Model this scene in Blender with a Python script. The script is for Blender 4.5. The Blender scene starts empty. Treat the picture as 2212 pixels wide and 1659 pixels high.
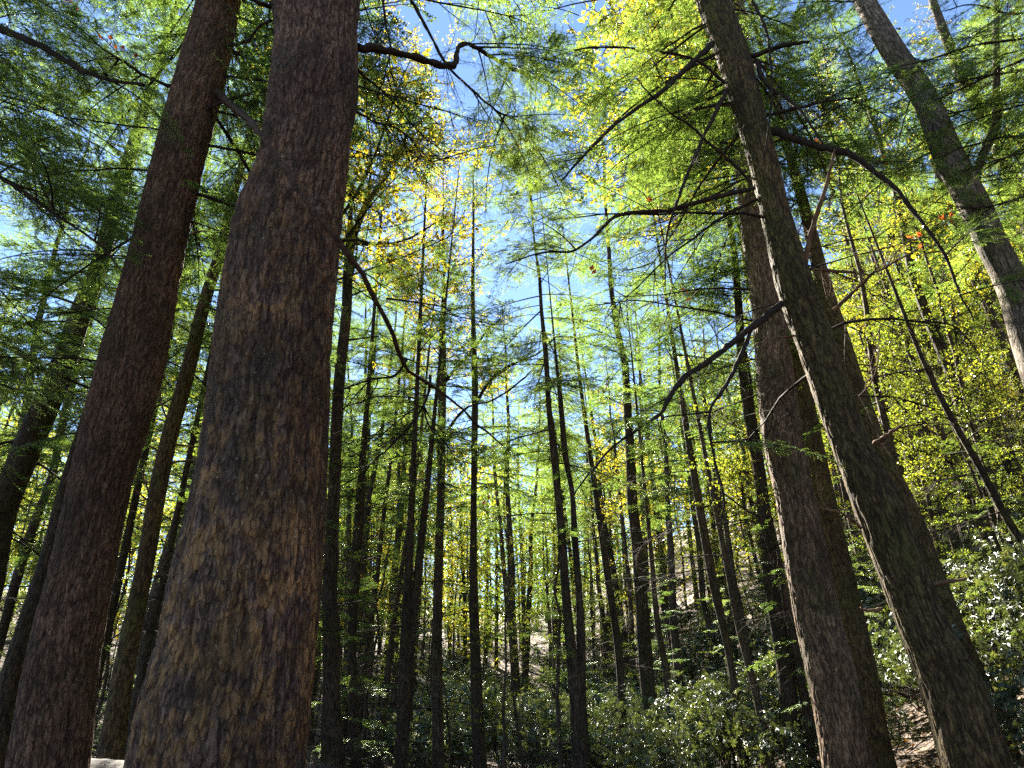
import bpy, math, random
import numpy as np
from mathutils import Matrix, Vector

# ------------------------------------------------------------------ camera, sky, sun, exposure
SC = bpy.context.scene
COL = SC.collection
PW, PH, F = 2212.0, 1659.0, 1534.0
PITCH, ROLL = math.radians(26.0), math.radians(1.2)
CAM = np.array([0.0, 0.0, 1.25])
FWD = np.array([0, math.cos(PITCH), math.sin(PITCH)])
_u0 = np.array([0, -math.sin(PITCH), math.cos(PITCH)])
_r0 = np.array([1.0, 0, 0])
RIGHT = _r0 * math.cos(ROLL) - _u0 * math.sin(ROLL)
UP = _u0 * math.cos(ROLL) + _r0 * math.sin(ROLL)
cam = bpy.data.cameras.new("camera")
cam.sensor_width = 36.0
cam.lens = 36.0 * F / PW
cam.clip_start = 0.05
cam.clip_end = 3000
camo = bpy.data.objects.new("camera", cam)
COL.objects.link(camo)
M = Matrix.Identity(4)
for i in range(3):
    M[i][0], M[i][1], M[i][2], M[i][3] = RIGHT[i], UP[i], -FWD[i], CAM[i]
camo.matrix_world = M
SC.camera = camo

def ray(px, py):
    return FWD + (px - PW / 2) / F * RIGHT + (PH / 2 - py) / F * UP

SUNDIR = ray(735, 545)
SUNDIR = SUNDIR / np.linalg.norm(SUNDIR)
SUN_EL = math.asin(SUNDIR[2])
SUN_AZ = math.atan2(SUNDIR[0], SUNDIR[1])
w = bpy.data.worlds.new("World")
SC.world = w
w.use_nodes = True
wn = w.node_tree
sky = wn.nodes.new("ShaderNodeTexSky")
sky.sky_type = 'NISHITA'
sky.sun_disc = False
sky.sun_elevation = SUN_EL
sky.sun_rotation = SUN_AZ
sky.air_density = 0.72
sky.dust_density = 0.02
sky.ozone_density = 3.0
wn.links.new(sky.outputs[0], wn.nodes["Background"].inputs[0])
wn.nodes["Background"].inputs[1].default_value = 0.05
sun = bpy.data.lights.new("sun", 'SUN')
sun.energy = 5.0
sun.angle = math.radians(0.5)
sun.color = (1.0, 0.93, 0.80)
suno = bpy.data.objects.new("sun", sun)
COL.objects.link(suno)
suno.rotation_euler = Vector(tuple(SUNDIR)).to_track_quat('Z', 'Y').to_euler()
suno.location = (-6, 20, 30)
SC.view_settings.view_transform = 'Standard'
SC.view_settings.look = 'None'
SC.view_settings.gamma = 1.0
SC.view_settings.exposure = 3.0
SC.cycles.max_bounces = 6
SC.cycles.diffuse_bounces = 4
SC.cycles.glossy_bounces = 2
SC.cycles.transmission_bounces = 4
SC.cycles.use_denoising = False
SC.cycles.sample_clamp_indirect = 6.0
SC.cycles.caustics_reflective = False
SC.cycles.caustics_refractive = False

random.seed(7)
RNG = np.random.default_rng(11)

# ------------------------------------------------------------------ helpers
def pt(px, py, D):
    d = ray(px, py)
    t = D / d[1]
    return CAM + t * d, t

def _hash(ix, iy, iz, seed):
    n = (ix * 374761393 + iy * 668265263 + iz * 1442695041 + seed * 974634777) & 0xFFFFFFFF
    n = ((n ^ (n >> 13)) * 1274126177) & 0xFFFFFFFF
    n = ((n ^ (n >> 16)) * 2246822519) & 0xFFFFFFFF
    return ((n ^ (n >> 15)) & 0xFFFFFF) / float(0xFFFFFF)

def vnoise(p, seed=0):
    p = np.asarray(p, float)
    i = np.floor(p).astype(np.int64)
    f = p - i
    u = f * f * (3 - 2 * f)
    r = 0
    for dx in (0, 1):
        for dy in (0, 1):
            for dz in (0, 1):
                wgt = (u[:, 0] if dx else 1 - u[:, 0]) * (u[:, 1] if dy else 1 - u[:, 1]) * (u[:, 2] if dz else 1 - u[:, 2])
                r = r + wgt * _hash(i[:, 0] + dx, i[:, 1] + dy, i[:, 2] + dz, seed)
    return r

def sp(x):
    x = np.asarray(x, float)
    return np.where(x > 20, x, np.log1p(np.exp(np.clip(x, -30, 20))))

def terrain(x, y):
    x = np.asarray(x, float); y = np.asarray(y, float)
    h = 0.50 * sp((x - 4.9) * 1.2) / 1.2 + 0.20 * sp((y - 26) * 0.3) / 0.3
    h = h + 0.10 * sp((-x - 9) * 0.5) / 0.5
    n = vnoise(np.stack([x.ravel() * 0.35, y.ravel() * 0.35, np.zeros(x.size)], 1), 3).reshape(x.shape)
    n2 = vnoise(np.stack([x.ravel() * 1.3, y.ravel() * 1.3, np.zeros(x.size)], 1), 4).reshape(x.shape)
    return h + 0.35 * (n - 0.5) + 0.10 * (n2 - 0.5)

def th(x, y):
    return float(terrain(np.array([x]), np.array([y]))[0])

class G:
    """collects quads; build() links them as one mesh object"""
    def __init__(self):
        self.v, self.q, self.m, self.n = [], [], [], 0
        self.a = []
    def add(self, v, q, m=0, a=None):
        self.v.append(np.asarray(v, np.float32))
        self.q.append(np.asarray(q, np.int64) + self.n)
        self.m.append(np.full(len(q), m, np.int32))
        self.a.append(np.zeros((len(v), 4), np.float32) if a is None else np.asarray(a, np.float32))
        self.n += len(v)
    def put(self, t, mat4):
        """a copy of a template (arrays) moved by a 4x4 matrix"""
        v, q, m, a = t
        vv = v @ mat4[:3, :3].T + mat4[:3, 3]
        self.v.append(vv.astype(np.float32)); self.q.append(q + self.n); self.m.append(m); self.a.append(a)
        self.n += len(v)
    def arrays(self):
        return (np.concatenate(self.v), np.concatenate(self.q), np.concatenate(self.m), np.concatenate(self.a))
    def mesh(self, name, mats, smooth=True, attr=False):
        v, q, m, a = self.arrays()
        me = bpy.data.meshes.new(name)
        me.vertices.add(len(v)); me.vertices.foreach_set("co", v.ravel())
        me.loops.add(len(q) * 4); me.loops.foreach_set("vertex_index", q.ravel().astype(np.int32))
        me.polygons.add(len(q)); me.polygons.foreach_set("loop_start", np.arange(0, len(q) * 4, 4, dtype=np.int32))
        for x in mats: me.materials.append(x)
        me.polygons.foreach_set("material_index", m)
        me.polygons.foreach_set("use_smooth", np.full(len(q), smooth))
        if attr:
            at = me.attributes.new("bark_co", 'FLOAT_VECTOR', 'POINT'); at.data.foreach_set("vector", a[:, :3].ravel())
            at = me.attributes.new("furrow", 'FLOAT', 'POINT'); at.data.foreach_set("value", a[:, 3].copy())
        me.update(calc_edges=True)
        return me

def link(name, me, parent=None, loc=None):
    o = bpy.data.objects.new(name, me)
    COL.objects.link(o)
    if parent is not None: o.parent = parent
    if loc is not None: o.location = loc
    return o

def tag(o, label, cat, group=None):
    o["label"] = label; o["category"] = cat
    if group: o["group"] = group
    return o

def thing(name, label, cat, loc=(0, 0, 0), group=None):
    o = bpy.data.objects.new(name, None)
    o.empty_display_size = 0.3
    COL.objects.link(o); o.location = loc
    return tag(o, label, cat, group)

def norm(a):
    return a / np.maximum(np.linalg.norm(a, axis=-1, keepdims=True), 1e-9)

def spline(P, n):
    """Catmull-Rom through the rows of P, n samples (by chord length)"""
    P = np.asarray(P, float)
    if len(P) == 2: return P[0] + np.linspace(0, 1, n)[:, None] * (P[1] - P[0])
    d = np.r_[0, np.cumsum(np.linalg.norm(np.diff(P[:, :3], axis=0), axis=1))]
    m = np.gradient(P, d, axis=0)
    s = np.linspace(0, d[-1], n)
    k = np.clip(np.searchsorted(d, s, side='right') - 1, 0, len(P) - 2)
    h = (d[k + 1] - d[k])[:, None]
    t = (s - d[k])[:, None] / np.maximum(h, 1e-9)
    t2, t3 = t * t, t * t * t
    return (2 * t3 - 3 * t2 + 1) * P[k] + (t3 - 2 * t2 + t) * h * m[k] + (3 * t2 - 2 * t3) * P[k + 1] + (t3 - t2) * h * m[k + 1]

def frames(P):
    T = norm(np.gradient(P, axis=0))
    U = np.zeros_like(P)
    u = np.cross(T[0], [0.3, 1, 0.1]); u = u / np.linalg.norm(u)
    for i in range(len(P)):
        u = u - T[i] * (u @ T[i]); u = u / max(np.linalg.norm(u), 1e-9)
        U[i] = u
    return T, U, np.cross(T, U)

def tube(g, P, R, ns=6, m=0, rough=None, seed=0):
    """a tapering tube; rough = (depth, freq) displaces a bark relief"""
    P = np.asarray(P, float); R = np.asarray(R, float)
    n = len(P)
    T, U, V = frames(P)
    an = np.linspace(0, 2 * math.pi, ns, endpoint=False)
    ca, sa = np.cos(an), np.sin(an)
    L = np.r_[0, np.cumsum(np.linalg.norm(np.diff(P, axis=0), axis=1))]
    co = np.stack([R[:, None] * ca, R[:, None] * sa, np.repeat(L[:, None], ns, 1)], -1)
    rr = np.repeat(R[:, None], ns, 1)
    fur = np.zeros((n, ns))
    if rough is not None:
        dep, fr = rough
        c = co.reshape(-1, 3)
        big = vnoise(c * [2.2, 2.2, 0.7], seed + 5).reshape(n, ns)
        wob = c + 0.06 * np.stack([vnoise(c * 7, seed + 6) - .5, vnoise(c * 7, seed + 7) - .5, np.zeros(len(c))], 1)
        a1 = np.abs(2 * vnoise(wob * [fr, fr, fr * 0.16], seed + 1) - 1)
        a2 = np.abs(2 * vnoise(wob * [fr * 2.1, fr * 2.1, fr * 0.6] , seed + 2) - 1)
        a3 = vnoise(wob * [fr * 3.5, fr * 3.5, fr * 1.5], seed + 3)
        f1 = np.clip(a1 * 2.6, 0, 1); f2 = np.clip(a2 * 2.2, 0, 1)
        hgt = (0.62 * f1 + 0.28 * f2 + 0.22 * a3).reshape(n, ns)
        rr = rr * (0.93 + 0.14 * big) + dep * (hgt - 0.8)
        fur = np.clip(1.05 - hgt * 1.15, 0, 1)
    v = P[:, None, :] + rr[..., None] * (ca[None, :, None] * U[:, None, :] + sa[None, :, None] * V[:, None, :])
    i = np.arange(n - 1)[:, None] * ns; j = np.arange(ns)[None, :]; j2 = (j + 1) % ns
    q = np.stack([i + j, i + j2, i + ns + j2, i + ns + j], -1).reshape(-1, 4)
    g.add(v.reshape(-1, 3), q, m, np.concatenate([co, fur[..., None]], -1).reshape(-1, 4))

def leaves(g, B, D, N, L, W, m=0, fold=0.12):
    D = norm(D); S = norm(np.cross(N, D)); N = np.cross(D, S)
    L = np.asarray(L)[:, None]; W = np.asarray(W)[:, None]
    mid = B + D * L * 0.48 + N * W * fold
    v = np.stack([B, mid + S * W * 0.5, B + D * L - N * L * 0.08, mid - S * W * 0.5], 1).reshape(-1, 3)
    g.add(v, np.arange(len(B) * 4).reshape(-1, 4), m)

def mat4(loc, az, el=0.0, roll=0.0, s=1.0, flip=False):
    """template along +x turned to azimuth az (from +x), elevation el"""
    R = Matrix.Rotation(az, 3, 'Z') @ Matrix.Rotation(-el, 3, 'Y') @ Matrix.Rotation(roll, 3, 'X')
    m = np.eye(4); m[:3, :3] = np.array(R) * s
    if flip: m[:3, 1] *= -1
    m[:3, 3] = loc
    return m

# ------------------------------------------------------------------ materials
def newmat(name):
    m = bpy.data.materials.new(name); m.use_nodes = True
    nt = m.node_tree; nt.nodes.clear()
    out = nt.nodes.new("ShaderNodeOutputMaterial")
    return m, nt, out

def N(nt, t, **k):
    n = nt.nodes.new("ShaderNode" + t)
    for a, b in k.items(): setattr(n, a, b)
    return n

def ramp(nt, stops, src, interp='LINEAR'):
    r = N(nt, "ValToRGB"); r.color_ramp.interpolation = interp
    e = r.color_ramp.elements
    while len(e) < len(stops): e.new(0.5)
    for x, (p, c) in zip(e, stops):
        x.position = p; x.color = (*c, 1) if len(c) == 3 else c
    nt.links.new(src, r.inputs[0])
    return r.outputs[0]

def mix(nt, a, b, f, mode='MIX'):
    x = N(nt, "Mix", data_type='RGBA', blend_type=mode)
    for s, val in ((0, f), (6, a), (7, b)):
        if isinstance(val, (int, float)): x.inputs[s].default_value = val
        elif isinstance(val, tuple): x.inputs[s].default_value = (*val, 1)
        else: nt.links.new(val, x.inputs[s])
    return x.outputs[2]

def math_(nt, op, a, b=None, clamp=False):
    x = N(nt, "Math", operation=op, use_clamp=clamp)
    for s, val in ((0, a), (1, b)):
        if val is None: continue
        if isinstance(val, (int, float)): x.inputs[s].default_value = val
        else: nt.links.new(val, x.inputs[s])
    return x.outputs[0]

def leaf_mat(name, stops, trans=0.55, tboost=1.6, gloss=0.06, rough=0.4, tint=(1.25, 1.0, 0.35)):
    m, nt, out = newmat(name)
    geo = N(nt, "NewGeometry"); oi = N(nt, "ObjectInfo"); tc = N(nt, "TexCoord")
    nz = N(nt, "TexNoise"); nz.inputs["Scale"].default_value = 0.45; nz.inputs["Detail"].default_value = 1
    nt.links.new(tc.outputs["Object"], nz.inputs["Vector"])
    v = math_(nt, 'MULTIPLY', geo.outputs["Random Per Island"], 0.55)
    v = math_(nt, 'ADD', v, math_(nt, 'MULTIPLY', nz.outputs[0], 0.55))
    v = math_(nt, 'ADD', v, math_(nt, 'MULTIPLY', oi.outputs["Random"], 0.25))
    v = math_(nt, 'SUBTRACT', v, 0.17, True)
    c = ramp(nt, stops, v)
    ct = mix(nt, c, tuple(x * tboost for x in tint), 1.0, 'MULTIPLY')
    d = N(nt, "BsdfDiffuse"); t = N(nt, "BsdfTranslucent"); gl = N(nt, "BsdfGlossy")
    nt.links.new(c, d.inputs[0]); nt.links.new(ct, t.inputs[0])
    gl.inputs["Roughness"].default_value = rough
    gl.inputs[0].default_value = (0.9, 0.92, 0.95, 1)
    ms = N(nt, "MixShader"); ms.inputs[0].default_value = trans
    nt.links.new(d.outputs[0], ms.inputs[1]); nt.links.new(t.outputs[0], ms.inputs[2])
    m2 = N(nt, "MixShader")
    fr = N(nt, "LayerWeight"); fr.inputs[0].default_value = 0.25
    nt.links.new(math_(nt, 'ADD', math_(nt, 'MULTIPLY', fr.outputs["Fresnel"], gloss * 3), gloss * 0.5), m2.inputs[0])
    nt.links.new(ms.outputs[0], m2.inputs[1]); nt.links.new(gl.outputs[0], m2.inputs[2])
    nt.links.new(m2.outputs[0], out.inputs[0])
    return m

def bark_mat(name, dark, mid, light, moss=(0.05, 0.06, 0.02), moss_amt=0.3, scale=1.0, flakes=0.0, patch=None, patch_h=0.0, bump=1.0):
    m, nt, out = newmat(name)
    at = N(nt, "Attribute", attribute_name="bark_co"); fu = N(nt, "Attribute", attribute_name="furrow")
    mp = N(nt, "Mapping"); mp.inputs["Scale"].default_value = (26 * scale, 26 * scale, 9.5 * scale)
    nt.links.new(at.outputs["Vector"], mp.inputs["Vector"])
    nd = N(nt, "TexNoise"); nd.inputs["Scale"].default_value = 1.3; nd.inputs["Detail"].default_value = 3
    nt.links.new(mp.outputs[0], nd.inputs["Vector"])
    nd.inputs["Scale"].default_value = 0.9; nd.inputs["Detail"].default_value = 4
    dist = mix(nt, mp.outputs[0], nd.outputs["Color"], 1.0, 'ADD')
    mpf = N(nt, "Mapping"); mpf.inputs["Scale"].default_value = (26 * scale, 26 * scale, 4.5 * scale)
    nt.links.new(at.outputs["Vector"], mpf.inputs["Vector"])
    vo = N(nt, "TexVoronoi", feature='DISTANCE_TO_EDGE'); vo.inputs["Scale"].default_value = 1.0
    nt.links.new(dist, vo.inputs["Vector"])
    crack = ramp(nt, [(0.0, (0, 0, 0)), (0.22, (1, 1, 1))], math_(nt, 'ADD', vo.outputs["Distance"], math_(nt, 'MULTIPLY', math_(nt, 'SUBTRACT', nd.outputs[0], .42), .9)))
    fine = N(nt, "TexNoise"); fine.inputs["Scale"].default_value = 2.1; fine.inputs["Detail"].default_value = 5; fine.inputs["Roughness"].default_value = 0.7
    nt.links.new(mpf.outputs[0], fine.inputs["Vector"])
    base = ramp(nt, [(0.36, dark), (0.5, mid), (0.64, light)], fine.outputs[0])
    big = N(nt, "TexNoise"); big.inputs["Scale"].default_value = 2.3; big.inputs["Detail"].default_value = 3
    mp2 = N(nt, "Mapping"); mp2.inputs["Scale"].default_value = (1, 1, 0.55)
    nt.links.new(at.outputs["Vector"], mp2.inputs["Vector"]); nt.links.new(mp2.outputs[0], big.inputs["Vector"])
    if patch is not None:
        sz = N(nt, "SeparateXYZ"); nt.links.new(at.outputs["Vector"], sz.inputs[0])
        low = math_(nt, 'SUBTRACT', 1.0, math_(nt, 'DIVIDE', sz.outputs[2], patch_h), True)
        b3 = N(nt, "TexNoise"); b3.inputs["Scale"].default_value = 9.0; b3.inputs["Detail"].default_value = 6; b3.inputs["Roughness"].default_value = 0.68
        nt.links.new(mp2.outputs[0], b3.inputs["Vector"])
        pm = ramp(nt, [(0.45, (0, 0, 0)), (0.56, (1, 1, 1))], b3.outputs[0])
        pf = math_(nt, 'MULTIPLY', math_(nt, 'POWER', low, 0.6), pm)
        base = mix(nt, base, patch, math_(nt, 'MULTIPLY', pf, math_(nt, 'MULTIPLY', fine.outputs[0], 2.0, True)))
    vz = N(nt, "TexNoise"); vz.inputs["Scale"].default_value = 0.8; vz.inputs["Detail"].default_value = 4; vz.inputs["Roughness"].default_value = 0.65
    nt.links.new(mp2.outputs[0], vz.inputs["Vector"])
    base = mix(nt, base, ramp(nt, [(0.34, (.45, .43, .42)), (0.5, (.85, .85, .85)), (0.66, (1.25, 1.2, 1.15))], vz.outputs[0]), 1.0, 'MULTIPLY')
    li = N(nt, "TexNoise"); li.inputs["Scale"].default_value = 6.5; li.inputs["Detail"].default_value = 5; li.inputs["Roughness"].default_value = 0.7
    nt.links.new(mp2.outputs[0], li.inputs["Vector"])
    base = mix(nt, base, (light[0] * 1.1, light[1] * 1.2, light[2] * 1.15), ramp(nt, [(0.62, (0, 0, 0)), (0.68, (.65, .65, .65))], li.outputs[0]))
    mm = ramp(nt, [(0.45, (0, 0, 0)), (0.62, (1, 1, 1))], big.outputs[0])
    base = mix(nt, base, moss, math_(nt, 'MULTIPLY', mm, moss_amt))
    ck = math_(nt, 'SUBTRACT', 1.0, math_(nt, 'MULTIPLY', math_(nt, 'SUBTRACT', 1.0, crack), 0.7))
    base = mix(nt, base, tuple(x * 0.35 for x in dark), math_(nt, 'MULTIPLY', fu.outputs["Fac"], 0.85, True))
    x = N(nt, "Mix", data_type='RGBA'); nt.links.new(ck, x.inputs[0])
    x.inputs[6].default_value = (*[c * 0.4 for c in dark], 1); nt.links.new(base, x.inputs[7]); base = x.outputs[2]
    if flakes > 0:
        fv = N(nt, "TexNoise"); fv.inputs["Scale"].default_value = 1.0; fv.inputs["Detail"].default_value = 2; fv.inputs["Roughness"].default_value = 0.6
        mp3 = N(nt, "Mapping"); mp3.inputs["Scale"].default_value = (75, 75, 48)
        nt.links.new(at.outputs["Vector"], mp3.inputs["Vector"]); nt.links.new(mp3.outputs[0], fv.inputs["Vector"])
        f1 = ramp(nt, [(0.735 - flakes * .3, (0, 0, 0)), (0.755 - flakes * .3, (1, 1, 1))], fv.outputs[0])
        f3 = ramp(nt, [(0.40, (0, 0, 0)), (0.60, (1, 1, 1))], big.outputs[0])
        base = mix(nt, base, (0.50, 0.38, 0.26), math_(nt, 'MULTIPLY', f1, f3))
    bp = N(nt, "Bump"); bp.inputs["Strength"].default_value = bump; bp.inputs["Distance"].default_value = 0.012
    h = math_(nt, 'ADD', crack, math_(nt, 'MULTIPLY', fine.outputs[0], 0.8))
    nt.links.new(h, bp.inputs["Height"])
    p = N(nt, "BsdfPrincipled"); p.inputs["Roughness"].default_value = 0.88
    p.inputs["Specular IOR Level"].default_value = 0.25
    nt.links.new(base, p.inputs["Base Color"]); nt.links.new(bp.outputs[0], p.inputs["Normal"])
    nt.links.new(p.outputs[0], out.inputs[0])
    return m

MAT = {}
MAT['bark_plum'] = bark_mat("hemlock_bark_plum", (0.080, 0.045, 0.031), (0.215, 0.128, 0.088), (0.37, 0.24, 0.165), (0.05, 0.042, 0.026), 0.6, 1.35, 0.16, (0.62, 0.34, 0.12), 5.6)
MAT['bark_rust'] = bark_mat("hemlock_bark_rust", (0.075, 0.041, 0.024), (0.20, 0.112, 0.066), (0.33, 0.20, 0.125), (0.06, 0.045, 0.025), 0.4, 1.4, 0.03)
MAT['bark_tan'] = bark_mat("furrowed_bark_tan", (0.085, 0.053, 0.032), (0.26, 0.17, 0.108), (0.44, 0.31, 0.20), (0.07, 0.075, 0.025), 0.55, 0.9, 0.03)
MAT['bark_moss'] = bark_mat("mossy_bark", (0.042, 0.028, 0.014), (0.125, 0.084, 0.038), (0.26, 0.18, 0.075), (0.10, 0.10, 0.022), 0.5, 1.0)
MAT['bark_grey'] = bark_mat("grey_bark", (0.06, 0.046, 0.034), (0.19, 0.15, 0.108), (0.40, 0.33, 0.245), (0.07, 0.07, 0.035), 0.6, 0.8)
MAT['bark_dark'] = bark_mat("dark_bark", (0.028, 0.02, 0.014), (0.078, 0.056, 0.037), (0.145, 0.106, 0.07), (0.05, 0.055, 0.02), 0.4, 0.9)
MAT['bark_far'] = bark_mat("brown_bark", (0.06, 0.042, 0.03), (0.13, 0.092, 0.066), (0.21, 0.155, 0.11), (0.08, 0.08, 0.03), 0.35, 0.8)

def plain(name, c1, c2, scale=8.0, rough=0.85):
    m, nt, out = newmat(name)
    tc = N(nt, "TexCoord"); nz = N(nt, "TexNoise"); nz.inputs["Scale"].default_value = scale; nz.inputs["Detail"].default_value = 4
    nt.links.new(tc.outputs["Object"], nz.inputs["Vector"])
    p = N(nt, "BsdfPrincipled"); p.inputs["Roughness"].default_value = rough; p.inputs["Specular IOR Level"].default_value = 0.12
    nt.links.new(ramp(nt, [(0.35, c1), (0.65, c2)], nz.outputs[0]), p.inputs["Base Color"])
    nt.links.new(p.outputs[0], out.inputs[0])
    return m
MAT['twig'] = plain("twig_wood", (0.020, 0.015, 0.011), (0.050, 0.037, 0.027), 30)
MAT['limb'] = plain("dark_limb_bark", (0.035, 0.022, 0.015), (0.10, 0.063, 0.043), 40)
MAT['dead'] = plain("dead_branch_wood", (0.10, 0.06, 0.035), (0.22, 0.14, 0.085), 9)
MAT['hem'] = leaf_mat("hemlock_needles", [(0.0, (0.028, 0.055, 0.020)), (0.45, (0.055, 0.095, 0.028)), (0.8, (0.095, 0.130, 0.034)), (1.0, (0.16, 0.16, 0.04))], 0.55, 3.6, 0.06, tint=(1.04, 1.0, 0.48))
MAT['lime'] = leaf_mat("lime_leaves", [(0.0, (0.06, 0.10, 0.015)), (0.4, (0.10, 0.135, 0.02)), (0.75, (0.15, 0.165, 0.022)), (1.0, (0.23, 0.19, 0.022))], 0.6, 2.3, 0.04, tint=(1.03, 1.0, 0.55))
MAT['gold'] = leaf_mat("golden_leaves", [(0.0, (0.12, 0.14, 0.02)), (0.4, (0.21, 0.20, 0.025)), (0.8, (0.30, 0.24, 0.03)), (1.0, (0.33, 0.19, 0.035))], 0.6, 2.4, 0.04, tint=(1.05, 1.0, 0.5))
MAT['rhodo'] = leaf_mat("rhododendron_leaves", [(0.0, (0.035, 0.06, 0.032)), (0.6, (0.062, 0.097, 0.048)), (0.93, (0.12, 0.15, 0.06)), (1.0, (0.30, 0.20, 0.03))], 0.30, 1.9, 0.065, 0.5)
MAT['red'] = leaf_mat("russet_leaves", [(0.0, (0.20, 0.05, 0.02)), (1.0, (0.34, 0.13, 0.03))], 0.5, 1.6, 0.03, tint=(1.2, 0.9, 0.6))

def ground_mat():
    m, nt, out = newmat("leaf_litter_ground")
    tc = N(nt, "TexCoord")
    v = N(nt, "TexVoronoi"); v.inputs["Scale"].default_value = 14; nt.links.new(tc.outputs["Object"], v.inputs["Vector"])
    nz = N(nt, "TexNoise"); nz.inputs["Scale"].default_value = 1.2; nz.inputs["Detail"].default_value = 6; nt.links.new(tc.outputs["Object"], nz.inputs["Vector"])
    s = N(nt, "SeparateColor"); nt.links.new(v.outputs["Color"], s.inputs[0])
    c = ramp(nt, [(0, (0.035, 0.022, 0.013)), (0.4, (0.08, 0.046, 0.024)), (0.75, (0.15, 0.085, 0.038)), (1, (0.22, 0.14, 0.06))], s.outputs[0])
    c = mix(nt, c, (0.05, 0.035, 0.02), ramp(nt, [(0.4, (0, 0, 0)), (0.7, (0.8, 0.8, 0.8))], nz.outputs[0]))
    b = N(nt, "Bump"); b.inputs["Strength"].default_value = 0.7; b.inputs["Distance"].default_value = 0.04; nt.links.new(v.outputs["Distance"], b.inputs["Height"])
    p = N(nt, "BsdfPrincipled"); p.inputs["Roughness"].default_value = 0.9
    nt.links.new(c, p.inputs["Base Color"]); nt.links.new(b.outputs[0], p.inputs["Normal"]); nt.links.new(p.outputs[0], out.inputs[0])
    return m
MAT['ground'] = ground_mat()

# ------------------------------------------------------------------ ground
def axis(a, b, c):
    return np.unique(np.concatenate([np.linspace(-150, a, 20), np.linspace(a, b, c), np.linspace(b, 150, 20)]))
gx, gy = axis(-30, 40, 141), axis(-15, 75, 181)
X, Y = np.meshgrid(gx, gy)
Xc, Yc = np.clip(X, -60, 70), np.clip(Y, -40, 130)
Z = terrain(Xc, Yc)
g = G(); nx = len(gx); ny = len(gy)
i = np.arange(ny - 1)[:, None] * nx; j = np.arange(nx - 1)[None, :]
g.add(np.stack([X, Y, Z], -1).reshape(-1, 3), np.stack([i + j, i + j + 1, i + nx + j + 1, i + nx + j], -1).reshape(-1, 4))
go = link("ground", g.mesh("ground", [MAT['ground']])); go["kind"] = "structure"

# ------------------------------------------------------------------ spray templates (along +x, wood = slot 0, leaves = slot 1)
def hemlock_bough(L, rng, ll, lw, step, tw_gap, sub=True):
    g = G()
    n = 9
    s = np.linspace(0, 1, n)
    ph = rng.uniform(0, 6)
    droop = rng.uniform(0.12, 0.32)
    def axp(t):
        t = np.asarray(t, float)
        return np.stack([L * t, L * 0.05 * np.sin(3 * t + ph) - L * .05 * math.sin(ph), L * (0.06 * t - droop * t * t)], -1)
    tube(g, axp(s), np.linspace(0.013 * L ** .5, 0.003, n) , 4)
    Bs, Ds, Ns = [], [], []
    def strip(p0, d, ln, nrm, r=0.0022):
        """a twig with needle leaflets along both sides"""
        k = max(3, int(ln / step))
        t = np.linspace(0.06, 1, k)
        dd = d + 0
        side = np.cross(nrm, d); side /= max(np.linalg.norm(side), 1e-6)
        P = p0 + t[:, None] * ln * dd + (t ** 2)[:, None] * ln * np.array([0, 0, -0.12])
        tube(g, np.vstack([p0, P[k // 2], P[-1]]), [r, r * .8, r * .4], 3)
        for sgn in (1, -1):
            Bs.append(P)
            Ds.append(dd * 0.75 + sgn * side * 0.8 + rng.normal(0, .22, (k, 3)))
            Ns.append(nrm + rng.normal(0, .35, (k, 3)))
        Bs.append(P[-1:]); Ds.append(dd[None] + rng.normal(0, .1, (1, 3))); Ns.append(nrm[None])
        return P
    nt_ = max(4, int(L / tw_gap))
    for q in range(nt_):
        t = 0.14 + 0.86 * (q + rng.uniform(0, 1)) / nt_
        p = axp(t)
        for sgn in (1, -1):
            if rng.random() < 0.2: continue
            a = rng.uniform(0.55, 1.35) * sgn
            ln = (L * 0.25 * (1 - t) ** 0.7 + 0.09) * rng.uniform(0.4, 1.4)
            d = np.array([math.cos(a), math.sin(a), rng.uniform(-0.4, 0.15)])
            nrm = norm(np.array([rng.normal(0, .3), rng.normal(0, .3), 1.0]))
            P = strip(p, d, ln, nrm)
            if sub and ln > 0.13:
                for e in range(int(ln / (tw_gap * 0.55)) + 1):
                    tt = rng.uniform(0.2, 0.95)
                    b = a + rng.choice([-1, 1]) * rng.uniform(0.5, 0.9)
                    strip(P[int(tt * (len(P) - 1))], np.array([math.cos(b), math.sin(b), rng.uniform(-0.35, 0.05)]), ln * rng.uniform(0.25, 0.55), nrm, .0015)
    strip(axp(.9), np.array([1, 0, -.2]), .2, np.array([0, 0, 1.]))
    B, D, Nn = np.vstack(Bs), np.vstack(Ds), np.vstack(Ns)
    k = len(B)
    leaves(g, B, D, Nn, ll * rng.uniform(.7, 1.25, k), lw * rng.uniform(.8, 1.2, k), 1)
    return g.arrays()

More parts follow.
